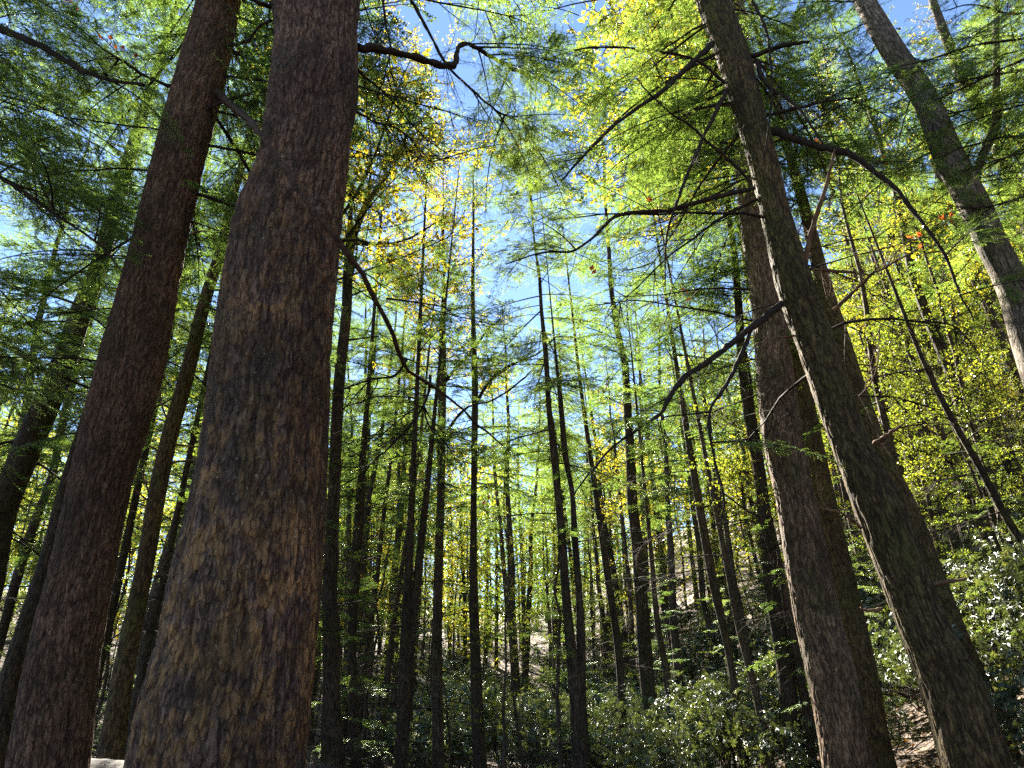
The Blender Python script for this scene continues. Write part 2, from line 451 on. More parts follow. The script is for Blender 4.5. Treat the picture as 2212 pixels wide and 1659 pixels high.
def leafy_limb(L, rng, ll, lw, gap):
    """a limb of a broadleaved tree with flat layered twigs"""
    g = G()
    ph = rng.uniform(0, 6)
    def axp(t):
        t = np.asarray(t, float)
        return np.stack([L * t, L * .06 * np.sin(4 * t + ph) - L * .06 * math.sin(ph), L * (0.12 * t - 0.10 * t * t) + L * .03 * np.sin(5 * t + ph)], -1)
    tube(g, axp(np.linspace(0, 1, 10)), np.linspace(0.014 * L ** .6, 0.003, 10), 4)
    B, D = [], []
    def twig(p0, a, el, ln, lev):
        k = 5
        t = np.linspace(0, 1, k)
        d = np.array([math.cos(a) * math.cos(el), math.sin(a) * math.cos(el), math.sin(el)])
        wig = np.cumsum(rng.normal(0, .05, (k, 3)), 0) * ln
        P = p0 + t[:, None] * ln * d + wig - wig[0]
        tube(g, P, np.linspace(.0045 if lev else .007, .0015, k), 3)
        if lev < 1:
            for e in range(max(2, int(ln / .16))):
                tt = rng.uniform(.15, 1)
                twig(P[int(tt * (k - 1))], a + rng.choice([-1, 1]) * rng.uniform(.4, 1.0), el + rng.normal(0, .2), ln * rng.uniform(.3, .5), lev + 1)
        m = max(2, int(ln / gap))
        tt = rng.uniform(.15, 1, m)
        idx = np.minimum((tt * (k - 1)).astype(int), k - 2)
        fr_ = (tt * (k - 1) - idx)[:, None]
        B.append(P[idx] * (1 - fr_) + P[idx + 1] * fr_)
        D.append(d * .6 + rng.normal(0, .6, (m, 3)) + [0, 0, -.25])
    nt_ = int(L / .17)
    for q in range(nt_):
        t = 0.22 + 0.78 * (q + rng.uniform(0, 1)) / nt_
        twig(axp(t), rng.choice([-1, 1]) * rng.uniform(.5, 1.1), rng.normal(.05, .25), (L * .30 * (1 - t) ** .6 + .18) * rng.uniform(.6, 1.2), 0)
    B = np.vstack(B); D = np.vstack(D); k = len(B)
    Nn = np.array([0, 0, 1.0]) + rng.normal(0, .45, (k, 3))
    s = rng.uniform(.65, 1.25, k)
    leaves(g, B, D, Nn, ll * s, lw * s, 1, fold=.18)
    return g.arrays()

def bare_limb(L, rng, lev=2, r0=None):
    """a dead hemlock limb with drooping side twigs, wood only"""
    g = G()
    def grow(p, d, ln, r, lv):
        k = 8 if lv == lev else 5
        P = [p]
        dd = d.copy()
        for e in range(k):
            dd = norm(dd + rng.normal(0, .13, 3) + np.array([0, 0, -.05]))
            P.append(P[-1] + dd * ln / k)
        P = np.array(P)
        tube(g, P, np.linspace(r, r * .3, len(P)), 5 if lv == lev else 3)
        if lv > 0:
            for e in range(int(4 + ln * (4 if lv == lev else 3))):
                t = rng.uniform(.2, 1)
                q = P[int(t * k)]
                s = rng.choice([-1, 1])
                sd = norm(np.cross(dd, [0, 0, 1.0])) * s
                grow(q, norm(dd * rng.uniform(.5, 1) + sd * rng.uniform(.5, 1) + np.array([0, 0, rng.uniform(-.5, .2)])), ln * rng.uniform(.22, .5) * (1.2 - t * .6), r * .42, lv - 1)
    grow(np.zeros(3), np.array([1.0, 0, rng.uniform(-.1, .15)]), L, r0 or .0085 * L ** .8, lev)
    return g.arrays()

rng = np.random.default_rng(5)
BOUGH_NEAR = [hemlock_bough(2.2, rng, .024, .0125, .0185, .115) for _ in range(5)]
BOUGH_MID = [hemlock_bough(2.2, rng, .038, .021, .032, .14) for _ in range(5)]
BOUGH_FAR = [hemlock_bough(2.2, rng, .12, .042, .095, .20, False) for _ in range(4)]
LIMB_NEAR = [leafy_limb(2.4, rng, .075, .046, .075) for _ in range(5)]
LIMB_FAR = [leafy_limb(2.4, rng, .12, .075, .15) for _ in range(4)]
BARE = [bare_limb(1.6, rng) for _ in range(6)]

# ------------------------------------------------------------------ trunks and crowns
GAPS = []      # points that stand in sunlight: boughs leave the line to the sun open
def in_gap(p, r):
    if not GAPS: return False
    v = np.asarray(p) - np.array(GAPS)
    t = v @ SUNDIR
    d = np.linalg.norm(v - t[:, None] * SUNDIR, axis=1)
    return bool(((t > .6) & (d < r)).any())

def bough_crown(axis_fn, z0, z1, n, Lmax, tmpl, rng, shape=0.75, el0=-0.12, el1=0.35, azbias=None, lmin=.25, org=None):
    """boughs set round a trunk; axis_fn(z) gives the trunk's centre"""
    g = G()
    for k in range(n):
        t = (k + rng.uniform(0, 1)) / n
        z = z0 + (z1 - z0) * t
        L = Lmax * (max(1 - t, 0) ** shape * (1 - lmin) + lmin) * rng.uniform(.6, 1.12)
        if t < .12: L *= .6 + 3 * t
        az = rng.uniform(0, 2 * math.pi) if azbias is None else azbias[0] + rng.uniform(-azbias[1], azbias[1])
        el = el0 + (el1 - el0) * t + rng.normal(0, .10)
        T = tmpl[rng.integers(len(tmpl))]
        c = np.asarray(axis_fn(z))
        if org is not None:
            q = c + org; dd = np.array([math.cos(az) * math.cos(el), math.sin(az) * math.cos(el), math.sin(el) - .08]) * L
            if in_gap(q + dd * .35, .45) or in_gap(q + dd * .7, .5): continue
        g.put(T, mat4(c, az, el, rng.normal(0, .15), L / 2.2, rng.random() < .5))
        if L > 2.0:      # sprays that branch off the bough half way
            d = np.array([math.cos(az) * math.cos(el), math.sin(az) * math.cos(el), math.sin(el)])
            for e in range(2 if L < 3 else 4):
                f = rng.uniform(.25, .75)
                g.put(tmpl[rng.integers(len(tmpl))], mat4(c + d * L * f + [0, 0, -.12 * L * f * f], az + rng.choice([-1, 1]) * rng.uniform(.4, .9), el - .1 + rng.normal(0, .12), rng.normal(0, .2), L * rng.uniform(.22, .38) / 2.2))
    return g

def trunk_path(P, R, n):
    A = spline(np.column_stack([P, R]), n)
    return A[:, :3], np.maximum(A[:, 3], .004)

class Tree:
    pass

def pixel_tree(name, label, D, rows, H, bark, ns=14, rough=None, cat="tree", group=None, lean=0.0, seed=0, flare=0.25, seg=.25, taper=.12):
    """trunk measured on the photograph, standing at distance D; rows = (y, left, right) from low to high"""
    pts, rad = [], []
    for (py, xl, xr) in rows:
        p, t = pt((xl + xr) / 2, py, D)
        if lean: p, t = pt((xl + xr) / 2, py, D + lean * (p[2] - 1.2))
        pts.append(p); rad.append((xr - xl) / 2 * t / F)
    pts = np.array(pts); rad = np.array(rad)
    # tilt-corrected radius (a leaning trunk is cut aslant by the pixel row)
    for k in range(len(pts)):
        a, b = max(0, k - 1), min(len(pts) - 1, k + 1)
        d = norm(pts[b] - pts[a]); rad[k] *= max(.75, math.sqrt(1 - d[0] ** 2))
    d = norm(pts[min(2, len(pts) - 1)] - pts[0]); d = d / max(d[2], .3)
    zb = th(pts[0][0], pts[0][1])
    low = pts[0].copy()
    base = []
    if low[2] > zb + .3:
        zb = th(*(low - d * (low[2] - zb))[:2])
        b = low - d * (low[2] - zb + .15)
        base = [(b, rad[0] * (1 + flare)), (low - d * (low[2] - zb) * .55, rad[0] * (1 + flare * .3))]
    else:
        base = [(low - d * .4, rad[0] * (1 + flare))]
    top = pts[-1]; d2 = norm(pts[-1] - pts[max(0, len(pts) - 3)]); d2 = d2 * [.6, .6, 1]; d2 = d2 / d2[2]
    ups = []
    if H > top[2] + .5:
        for f in (.35, .7, 1.0):
            ups.append((top + d2 * (H - top[2]) * f, rad[-1] * (1 - f) + taper * rad[-1] * f))
    P = np.array([b[0] for b in base] + list(pts) + [u[0] for u in ups])
    R = np.array([b[1] for b in base] + list(rad) + [u[1] for u in ups])
    ln = np.linalg.norm(np.diff(P, axis=0), axis=1).sum()
    PP, RR = trunk_path(P, R, max(12, int(ln / seg)))
    root = thing(name, label, cat, tuple(PP[0]), group)
    g = G()
    tube(g, PP - PP[0], RR, ns, 0, rough, seed)
    link("trunk", g.mesh(name + "_trunk", [MAT[bark]], attr=True), root)
    T = Tree(); T.root = root; T.o = PP[0]; T.P = PP; T.R = RR; T.bark = bark; T.D = D
    T.at = lambda z: np.array([np.interp(z, PP[:, 2], PP[:, c]) for c in range(3)])
    T.rad = lambda z: float(np.interp(z, PP[:, 2], RR))
    return T

def add_crown(T, z0, z1, n, Lmax, tmpl, leaf, seed, name="crown", **k):
    r = np.random.default_rng(seed)
    g = bough_crown(lambda z: T.at(z) - T.o, z0, z1, n, Lmax, tmpl, r, org=T.o, **k)
    return link(name, g.mesh(name, [MAT['twig'], MAT[leaf]], smooth=False), T.root)

BARE_ME = None
def add_dead(T, zs, seed, smin=.5, smax=1.2, az=None):
    """dead limbs below the crown, each one its own part (shared meshes)"""
    global BARE_ME
    if BARE_ME is None:
        BARE_ME = []
        for t in BARE:
            g = G(); g.put(t, np.eye(4)); BARE_ME.append(g.mesh("dead_branch", [MAT['twig']]))
    r = np.random.default_rng(seed)
    for z in zs:
        o = link("branch", BARE_ME[r.integers(len(BARE_ME))], T.root)
        a = r.uniform(0, 2 * math.pi) if az is None else az[r.integers(len(az))] + r.normal(0, .35)
        c = T.at(z) - T.o; s = r.uniform(smin, smax)
        o.matrix_local = Matrix(mat4(c + np.array([math.cos(a), math.sin(a), 0]) * T.rad(z) * .6, a, r.uniform(-.25, .3), 0, s).tolist())

def pixel_branch(T, pts, w0, w1, seed, twigs=0, spray=0, tmpl=None, leaf='hem', mat='twig', name="branch", start=0.35, ssize=.5, tl=1.0):
    """a limb measured on the photograph: pts = (x, y, distance)"""
    r = np.random.default_rng(seed)
    P = []; t0 = []
    for (px, py, D) in pts:
        p, t = pt(px, py, D); P.append(p); t0.append(t)
    P = np.array(P); t0 = np.array(t0)
    R = np.linspace(w0 * .85, w1 * .7, len(P)) / 2 * t0 / F
    n = max(10, len(P) * 5)
    A = spline(np.column_stack([P, R]), n)
    PP = A[:, :3]; RR = np.maximum(A[:, 3], .0015)
    wob = np.cumsum(r.normal(0, .0075, (n, 3)) * (r.random((n, 1)) < .45), 0) * np.linspace(0, 1, n)[:, None]
    PP = PP + wob + r.normal(0, .15, (n, 3)) * RR[:, None]
    o = T.o
    g = G()
    tube(g, PP - o, RR * (1 + r.normal(0, .13, n)), 8)
    g2 = G()
    for k in range(int(twigs * 1.8)):
        f = r.uniform(start * .6, 1); q = int(f * (n - 2))
        d = norm(PP[q + 1] - PP[q])
        sd = norm(np.cross(d, r.normal(0, 1, 3)))
        dd = norm(d * r.uniform(.4, 1) + sd * r.uniform(.4, 1) + np.array([0, 0, -.15]))
        az = math.atan2(dd[1], dd[0]); el = math.asin(np.clip(dd[2], -1, 1))
        g.put(BARE[r.integers(len(BARE))], mat4(PP[q] - o, az, el, r.uniform(0, 6), tl * r.uniform(.2, .5) * (1.15 - f * .5)))
    ob = link(name, g.mesh(name, [MAT[mat]]), T.root)
    if spray:
        tmpl = tmpl or BOUGH_NEAR
        for k in range(spray):
            f = start + (1 - start) * r.uniform(0, 1); q = int(f * (n - 2))
            d = norm(PP[q + 1] - PP[q]); az = math.atan2(d[1], d[0]) + r.choice([-1, 1]) * r.uniform(.2, 1.1)
            g2.put(tmpl[r.integers(len(tmpl))], mat4(PP[q] - o, az, r.normal(-.12, .18), r.normal(0, .2), ssize * r.uniform(.6, 1.2)))
        link("foliage", g2.mesh("foliage", [MAT['twig'], MAT[leaf]], smooth=False), ob)
    return ob

# ------------------------------------------------------------------ the trees one can tell apart
A = pixel_tree("hemlock_tree", "huge old trunk with furrowed plum brown bark and pale flakes, thickest of all", 4.3,
    [(1659, 288, 660), (1560, 308, 668), (1400, 350, 682), (1275, 372, 690), (1150, 402, 697), (950, 440, 704), (700, 473, 720), (560, 497, 733), (480, 514, 739), (440, 530, 742), (400, 548, 746), (270, 577, 760), (200, 586, 771), (150, 592, 772), (60, 597, 770), (0, 591, 777)],
    27, 'bark_plum', ns=420, rough=(.022, 23), seed=1, flare=.15, seg=.022)
B = pixel_tree("hemlock_tree", "tall reddish brown trunk left of the huge one, leaning right out of frame", 6.0,
    [(1659, 26, 181), (1418, 69, 208), (1236, 113, 241), (1054, 155, 277), (810, 215, 343), (518, 292, 397), (437, 313, 416), (292, 350, 452), (146, 390, 489), (0, 432, 516)],
    24, 'bark_rust', ns=260, rough=(.016, 24), seed=2, flare=.15, seg=.03)
C = pixel_tree("hemlock_tree", "slim olive trunk with dead spurs standing between the two biggest left trunks", 9.0,
    [(1659, 206, 262), (1418, 252, 294), (1236, 292, 329), (1054, 324, 360), (956, 346, 380), (810, 388, 419), (664, 426, 452), (518, 472, 493), (437, 491, 509), (365, 513, 528), (250, 540, 552)],
    19, 'bark_moss', ns=28, seed=3, seg=.15)
Dd = pixel_tree("hemlock_tree", "dark trunk slanting up from the left edge of the picture", 11.0,
    [(1240, -40, 10), (1123, -25, 28), (956, 36, 92), (810, 104, 153), (664, 158, 199), (591, 190, 224), (450, 232, 262)], 22, 'bark_dark', ns=20, seed=4)
E = pixel_tree("hemlock_tree", "dark trunk close behind the left side of the reddish brown one", 10.0,
    [(1600, -28, 22), (1491, -6, 36), (1382, 28, 70), (1236, 78, 115), (1054, 128, 160), (800, 210, 236)], 18, 'bark_dark', ns=18, seed=5)
F1 = pixel_tree("hemlock_tree", "thin blurred trunk near the left edge below the slanting dark one", 14.0,
    [(1400, -12, 6), (1272, 20, 40), (1127, 66, 84), (1054, 96, 112), (900, 130, 146)], 17, 'bark_dark', ns=12, seed=6)
Gg = pixel_tree("hemlock_tree", "thin dark trunk touching the left base of the huge trunk", 12.0,
    [(1659, 262, 292), (1564, 276, 302), (1382, 312, 330), (1290, 336, 352), (1000, 400, 412)], 17, 'bark_dark', ns=12, seed=7)
G2 = pixel_tree("hemlock_tree", "thin dark trunk just left of the slim olive one", 13.0,
    [(1659, 160, 182), (1418, 210, 229), (1291, 239, 257), (1054, 290, 305)], 18, 'bark_dark', ns=12, seed=8)
Hh = pixel_tree("yellow_leaved_tree", "forking trunk just right of the huge one, its top spread before the pale sky", 11.0,
    [(1659, 692, 749), (1580, 695, 740), (1491, 697, 734), (1273, 697, 729), (1054, 709, 735), (956, 713, 738), (810, 722, 746), (664, 738, 760), (591, 741, 762), (547, 746, 764), (492, 764, 778), (419, 801, 812), (357, 848, 856)],
    14.5, 'bark_dark', ns=28, seed=9, seg=.15)
Ii = pixel_tree("hemlock_tree", "dark trunk second to the right of the huge one, base touching the forked one", 13.5,
    [(1659, 750, 783), (1491, 752, 773), (1418, 751, 770), (1273, 754, 776), (1127, 764, 786), (1000, 775, 790), (850, 790, 800)], 17, 'bark_dark', ns=16, seed=10)
Jj = pixel_tree("hemlock_tree", "thin trunk leaning right just left of the twin stemmed trunk", 16.0,
    [(1659, 806, 823), (1491, 826, 842), (1382, 840, 852), (1236, 862, 871), (1000, 898, 905)], 16, 'bark_far', ns=12, seed=11)
J2 = pixel_tree("hemlock_tree", "thinnest leaning stem between the two dark trunks right of the huge one", 16.0,
    [(1659, 742, 756), (1455, 778, 789), (1309, 800, 812), (1127, 822, 832), (950, 846, 853)], 15, 'bark_far', ns=10, seed=12)
Kk = pixel_tree("twin_stemmed_hemlock", "dark trunk that splits low into two close stems, left of centre", 13.0,
    [(1659, 853, 882), (1491, 859, 888), (1382, 864, 886), (1236, 873, 891), (1090, 882, 896), (950, 890, 901)], 17, 'bark_dark', ns=18, seed=13)
Ll = pixel_tree("yellow_leaved_tree", "brown trunk with bright yellow top leaves and arching limbs, left of centre", 16.0,
    [(1659, 932, 961), (1418, 933, 955), (1236, 937, 957), (1054, 944, 961), (956, 944, 962), (864, 946, 964), (719, 948, 963), (627, 955, 962), (560, 957, 962), (480, 955, 959)], 16.5, 'bark_far', ns=18, seed=14)
Mm = pixel_tree("hemlock_tree", "straight dark trunk at picture centre thinning to a bare needle point", 15.0,
    [(1659, 1021, 1053), (1560, 1018, 1045), (1491, 1017, 1042), (1273, 1014, 1032), (1054, 1017, 1030), (846, 1019, 1033), (664, 1017, 1026), (518, 1019, 1025), (437, 1021, 1025), (365, 1021, 1023)], 15.5, 'bark_dark', ns=20, seed=15)
Nn_ = pixel_tree("twin_stemmed_hemlock", "blackish double trunk right of centre, stems parting at shrub height", 12.0,
    [(1659, 1236, 1272), (1491, 1229, 1258), (1382, 1220, 1243), (1273, 1212, 1231), (1163, 1205, 1223), (1054, 1196, 1212), (992, 1190, 1207), (883, 1180, 1192), (773, 1174, 1185), (664, 1165, 1173), (591, 1161, 1168), (540, 1154, 1159)], 15.0, 'bark_dark', ns=20, seed=16)
Oo = pixel_tree("hemlock_tree", "slim dark trunk next right of the blackish double trunk", 15.0,
    [(1659, 1338, 1358), (1491, 1334, 1351), (1382, 1325, 1342), (1273, 1309, 1325), (1163, 1294, 1308), (1000, 1272, 1283), (850, 1252, 1260)], 14, 'bark_dark', ns=14, seed=17)
P1 = pixel_tree("hemlock_tree", "thin brown trunk rising through shrubs at the slope's left foot", 18.0,
    [(1659, 1456, 1468), (1491, 1438, 1454), (1346, 1414, 1427), (1200, 1402, 1412), (1000, 1384, 1391)], 14, 'bark_far', ns=12, seed=18)
Zz = pixel_tree("hemlock_tree", "rim lit brown trunk standing in the middle of the glossy shrubs", 14.0,
    [(1640, 1596, 1616), (1418, 1568, 1584), (1258, 1531, 1551), (1127, 1508, 1526), (950, 1480, 1494), (800, 1458, 1468)], 15, 'bark_far', ns=14, seed=19)
Z2 = pixel_tree("hemlock_tree", "rim lit thin trunk among the shrubs, nearest left of the tan trunk", 13.0,
    [(1650, 1652, 1674), (1491, 1624, 1639), (1382, 1595, 1610), (1200, 1560, 1572)], 14, 'bark_far', ns=14, seed=20)
Q = pixel_tree("hemlock_tree", "broad tan trunk with deeply furrowed bark, behind the leaning mossy one", 10.2,
    [(1659, 1780, 1888), (1491, 1750, 1856), (1346, 1722, 1816), (1200, 1697, 1786), (1054, 1673, 1758), (956, 1651, 1735), (846, 1638, 1718), (737, 1629, 1702), (627, 1620, 1688), (518, 1604, 1668), (437, 1594, 1654), (292, 1584, 1640), (146, 1568, 1622), (0, 1552, 1604)],
    22, 'bark_tan', ns=200, rough=(.018, 20), seed=21, flare=.2, seg=.035)
R = pixel_tree("hemlock_tree", "dark mossy leaning trunk with sunlit left edge and many bare limbs", 7.4,
    [(1659, 2041, 2181), (1491, 1992, 2123), (1346, 1939, 2044), (1200, 1886, 1990), (1054, 1832, 1928), (956, 1797, 1876), (846, 1758, 1836), (737, 1722, 1799), (627, 1682, 1758), (518, 1656, 1724), (437, 1638, 1700), (365, 1622, 1682), (219, 1580, 1642), (109, 1546, 1612), (0, 1505, 1570)],
    20, 'bark_moss', ns=200, rough=(.017, 21), seed=22, flare=.2, seg=.035)
S = pixel_tree("hemlock_tree", "olive trunk half hidden behind the right side of the tan one", 11.6,
    [(1659, 1872, 1936), (1418, 1822, 1886), (1236, 1784, 1842), (1054, 1744, 1798), (900, 1715, 1764), (700, 1680, 1722)], 19, 'bark_moss', ns=36, seed=23, seg=.12)
Tt = pixel_tree("hemlock_tree", "dark trunk half hidden behind the right side of the mossy leaning one", 10.5,
    [(1659, 2160, 2214), (1564, 2124, 2176), (1455, 2075, 2126), (1346, 2028, 2078), (1236, 1988, 2036), (1127, 1946, 1994), (956, 1868, 1912), (846, 1832, 1872), (737, 1798, 1836), (627, 1766, 1799), (500, 1738, 1764)], 17, 'bark_moss', ns=30, seed=24, seg=.15)
U = pixel_tree("broadleaved_tree", "sunlit grey trunk slanting in from the right edge with one forked limb", 9.0,
    [(800, 2210, 2290), (720, 2186, 2262), (627, 2160, 2228), (583, 2141, 2203), (518, 2108, 2168), (474, 2090, 2150), (400, 2052, 2112), (328, 2017, 2075), (219, 1976, 2026), (109, 1905, 1953), (0, 1846, 1886)], 17, 'bark_grey', ns=60, seed=25, seg=.1)
V = pixel_tree("broadleaved_tree", "brown trunk behind the sunlit grey one at the top right corner", 12.0,
    [(600, 2238, 2272), (437, 2190, 2220), (365, 2160, 2188), (273, 2126, 2154), (182, 2076, 2100), (73, 2030, 2050), (0, 2006, 2022)], 18, 'bark_far', ns=22, seed=26)
Xx = pixel_tree("broadleaved_tree", "thin dark sapling trunk crossing the bright leaves at the right edge", 11.0,
    [(1250, 2236, 2256), (1182, 2204, 2222), (1116, 2164, 2181), (1010, 2109, 2124), (901, 2047, 2061), (791, 1994, 2005), (680, 1950, 1958)], 12, 'bark_dark', ns=12, seed=27)
X2 = pixel_tree("broadleaved_tree", "grey brown trunk on the right slope behind the thin dark sapling", 16.0,
    [(1350, 2190, 2212), (1182, 2128, 2148), (1054, 2074, 2092), (900, 2010, 2026), (780, 1966, 1978)], 15, 'bark_far', ns=12, seed=28)
# second stems of the two twin trees
def stem(T, rows, D, bark, H=None, name="stem"):
    P, Rr = [], []
    for (py, xl, xr) in rows:
        p, t = pt((xl + xr) / 2, py, D); P.append(p); Rr.append((xr - xl) / 2 * t / F)
    if H:
        d = P[-1] - P[-2]; d = d / d[2]; P.append(P[-1] + d * (H - P[-1][2])); Rr.append(.008)
    PP, RR = trunk_path(np.array(P), np.array(Rr), len(P) * 8)
    g = G(); tube(g, PP - T.o, RR, 16)
    link(name, g.mesh(name, [MAT[bark]], attr=True), T.root)
stem(Kk, [(1560, 872, 892), (1382, 878, 897), (1236, 894, 912), (1090, 912, 926), (950, 928, 938)], 13.05, 'bark_dark', 14)
stem(Nn_, [(1640, 1252, 1276), (1491, 1246, 1266), (1382, 1245, 1265), (1273, 1243, 1258), (1163, 1234, 1249), (1054, 1229, 1240), (992, 1216, 1229), (883, 1207, 1218), (773, 1198, 1204), (700, 1192, 1196)], 12.08, 'bark_dark', 12.5)
stem(U, [(440, 2085, 2112), (390, 2096, 2116), (340, 2112, 2130), (273, 2140, 2160), (180, 2144, 2160), (60, 2146, 2158), (-80, 2150, 2160)], 9.0, 'bark_far', name="limb")
stem(Hh, [(560, 742, 758), (490, 750, 762), (420, 752, 760), (330, 742, 748)], 11.0, 'bark_dark', name="limb")

for T, zz in ((R, np.arange(1.0, 6.6, .7)), (Q, np.arange(1.6, 6, 1.0)), (U, np.arange(4, 9, 1.2))):
    for z in zz:
        p_ = T.at(z); GAPS.append(p_ + [-T.rad(z) * .8, 0, 0])
for x, y in ((4, 12), (5, 13.5), (6.2, 12.5), (5.5, 16), (7.5, 15), (4.2, 15), (7, 18.5), (9, 17), (3.2, 18), (1, 20), (2.5, 22)):
    GAPS.append(np.array([x, y, th(x, y) + 1.2]))
# crowns
add_crown(A, 9.5, 26, 60, 4.2, BOUGH_NEAR, 'hem', 101, azbias=(1.0, 1.7))
add_crown(B, 6.2, 23, 64, 3.8, BOUGH_NEAR, 'hem', 102, azbias=(1.4, 1.9))
add_crown(C, 5.5, 18.5, 46, 2.6, BOUGH_NEAR, 'hem', 103, azbias=(1.57,2.0))
add_crown(Dd, 4.0, 21, 76, 3.4, BOUGH_NEAR, 'hem', 104)
add_crown(E, 5.0, 17.5, 60, 2.8, BOUGH_NEAR, 'hem', 105)
add_crown(F1, 4.5, 16.5, 40, 2.4, BOUGH_MID, 'hem', 106)
add_crown(Gg, 5.5, 16.5, 40, 2.2, BOUGH_MID, 'hem', 107)
add_crown(G2, 5, 17.5, 40, 2.4, BOUGH_MID, 'hem', 108)
add_crown(Hh, 8.2, 14.4, 40, 2.9, LIMB_NEAR, 'gold', 109, el0=.5, el1=1.0, shape=.5)
add_crown(Ii, 5, 16.5, 42, 2.2, BOUGH_MID, 'hem', 110)
add_crown(Jj, 4.5, 15.5, 50, 2.2, BOUGH_MID, 'hem', 111)
add_crown(J2, 6, 14.5, 26, 1.9, BOUGH_MID, 'hem', 112)
add_crown(Kk, 5, 16.5, 46, 2.2, BOUGH_MID, 'hem', 113)
add_crown(Ll, 8.8, 16.3, 56, 2.8, LIMB_NEAR, 'gold', 114, el0=.2, el1=1.0, shape=.6)
add_crown(Mm, 5.5, 15.4, 60, 2.3, BOUGH_MID, 'hem', 115)
add_crown(Nn_, 5.5, 14.8, 60, 2.6, BOUGH_NEAR, 'hem', 116)
add_crown(Oo, 5.0, 13.8, 44, 2.3, BOUGH_MID, 'hem', 117)
add_crown(P1, 5.5, 13.8, 44, 2.2, BOUGH_MID, 'hem', 118)
add_crown(Zz, 6.5, 14.8, 46, 2.5, BOUGH_MID, 'hem', 119)
add_crown(Z2, 7.5, 13.8, 26, 1.8, BOUGH_MID, 'hem', 120)
add_crown(Q, 9.5, 21.5, 54, 3.6, BOUGH_NEAR, 'hem', 121, azbias=(1.57, 1.9))
add_crown(R, 9.0, 19.5, 52, 3.8, BOUGH_NEAR, 'hem', 122, azbias=(1.57, 1.75))
add_crown(S, 8.5, 18.5, 40, 3.0, BOUGH_NEAR, 'hem', 123, azbias=(1.57, 2.0))
add_crown(Tt, 5.5, 16.5, 46, 3.0, BOUGH_NEAR, 'hem', 124, azbias=(1.57, 1.9))
add_crown(U, 8.5, 16.8, 44, 2.8, BOUGH_NEAR, 'hem', 125, azbias=(1.2, 1.9))
add_crown(V, 8, 17.5, 34, 3.0, LIMB_NEAR, 'gold', 126, el0=.2, el1=.9, azbias=(1.57, 2))
add_crown(Xx, 4.5, 11.8, 26, 1.8, LIMB_NEAR, 'lime', 127, el0=.1, el1=.8)
add_crown(X2, 5.5, 14.8, 34, 2.6, LIMB_NEAR, 'lime', 128, el0=.1, el1=.8)
Yy = pixel_tree("yellow_leaved_tree", "tall tree behind the tan trunk, its bright yellow crown left of the mossy trunk's top", 13.0,
    [(1640, 1794, 1826), (1300, 1756, 1786), (900, 1700, 1726), (500, 1644, 1666), (100, 1590, 1608)], 23, 'bark_far', ns=20, seed=30)
add_crown(Yy, 12.2, 22.5, 70, 4.6, LIMB_NEAR, 'gold', 131, el0=.05, el1=.7, shape=.3, azbias=(3.0, 1.5))
# dead limbs on the lower trunks
AZB = [0, math.pi, .5, 2.6]
for T, zs, sd in ((C, np.arange(2.2, 7, .42), 1), (Dd, np.arange(3, 7, .4), 2), (E, np.arange(2.5, 6, .5), 3), (F1, np.arange(2, 6, .5), 4), (Gg, np.arange(1.8, 6, .5), 5), (G2, np.arange(1.8, 6, .5), 6),
                  (Ii, np.arange(2, 7, .45), 7), (Jj, np.arange(1.8, 6, .45), 8), (J2, np.arange(1.8, 6.5, .6), 9), (Kk, np.arange(1.6, 7, .4), 10), (Ll, np.arange(1.8, 8, .6), 11), (Mm, np.arange(1.8, 10, .55), 12),
                  (Nn_, np.arange(2.6, 9, .5), 13), (Oo, np.arange(2.0, 5.5, .4), 14), (P1, np.arange(3, 6, .5), 15), (Zz, np.arange(4, 6.5, .4), 16), (Z2, np.arange(4, 6.5, .5), 17), (S, np.arange(2.4, 7, .5), 18), (Tt, np.arange(2.6, 7, .4), 19), (Hh, np.arange(3, 8, .8), 20), (Xx, np.arange(3, 6, .6), 21)):
    add_dead(T, zs, 300 + sd, .45, 1.15, AZB)
add_dead(R, np.linspace(4.6, 11, 16), 401, .9, 1.9, [3.0, 3.3, .1, 2.4])
add_dead(Q, np.linspace(6, 13, 12), 402, 1.0, 2.0, [3.0, 3.4, .2, 2.6])
add_dead(A, np.linspace(6.4, 9.5, 6), 403, .7, 1.3, [.4, .9, -.1])
add_dead(B, np.linspace(4.5, 8, 7), 404, .7, 1.5, [2.9, 3.3, .1, .6])

# limbs measured on the photograph
pb = pixel_branch
pb(B, [(448, 180, 6.05), (474, 204, 5.95), (505, 232, 5.2), (538, 262, 4.3), (572, 300, 3.6), (650, 405, 3.5), (735, 515, 3.6), (790, 590, 3.8), (845, 690, 4.1), (876, 770, 4.4), (930, 808, 4.7), (985, 850, 5.0), (1030, 895, 5.3), (1080, 940, 5.6)], 22, 5, 1, 6, mat='limb', tl=.8)
pb(B, [(878, 775, 4.4), (858, 808, 4.45), (800, 822, 4.5), (745, 860, 4.6), (735, 890, 4.7)], 9, 3, 2, 4)
pb(B, [(930, 810, 4.7), (925, 850, 4.75), (900, 900, 4.8), (840, 970, 4.9), (790, 1020, 5.0), (740, 1050, 5.1)], 9, 3, 3, 6)
pb(B, [(915, 880, 4.8), (925, 915, 4.85), (950, 950, 4.9), (960, 1010, 5.0)], 6, 2, 31, 3)
pb(B, [(835, 645, 4.0), (880, 650, 4.1), (950, 663, 4.3), (1000, 690, 4.5)], 6, 2, 32, 2)
pb(B, [(385, 192, 5.9), (328, 171, 5.7), (248, 120, 5.5), (180, 80, 5.3)], 10, 4, 4, 6, 8)
pb(B, [(416, 505, 5.9), (435, 498, 5.7), (452, 500, 5.6)], 8, 3, 5, 0, mat='dead')
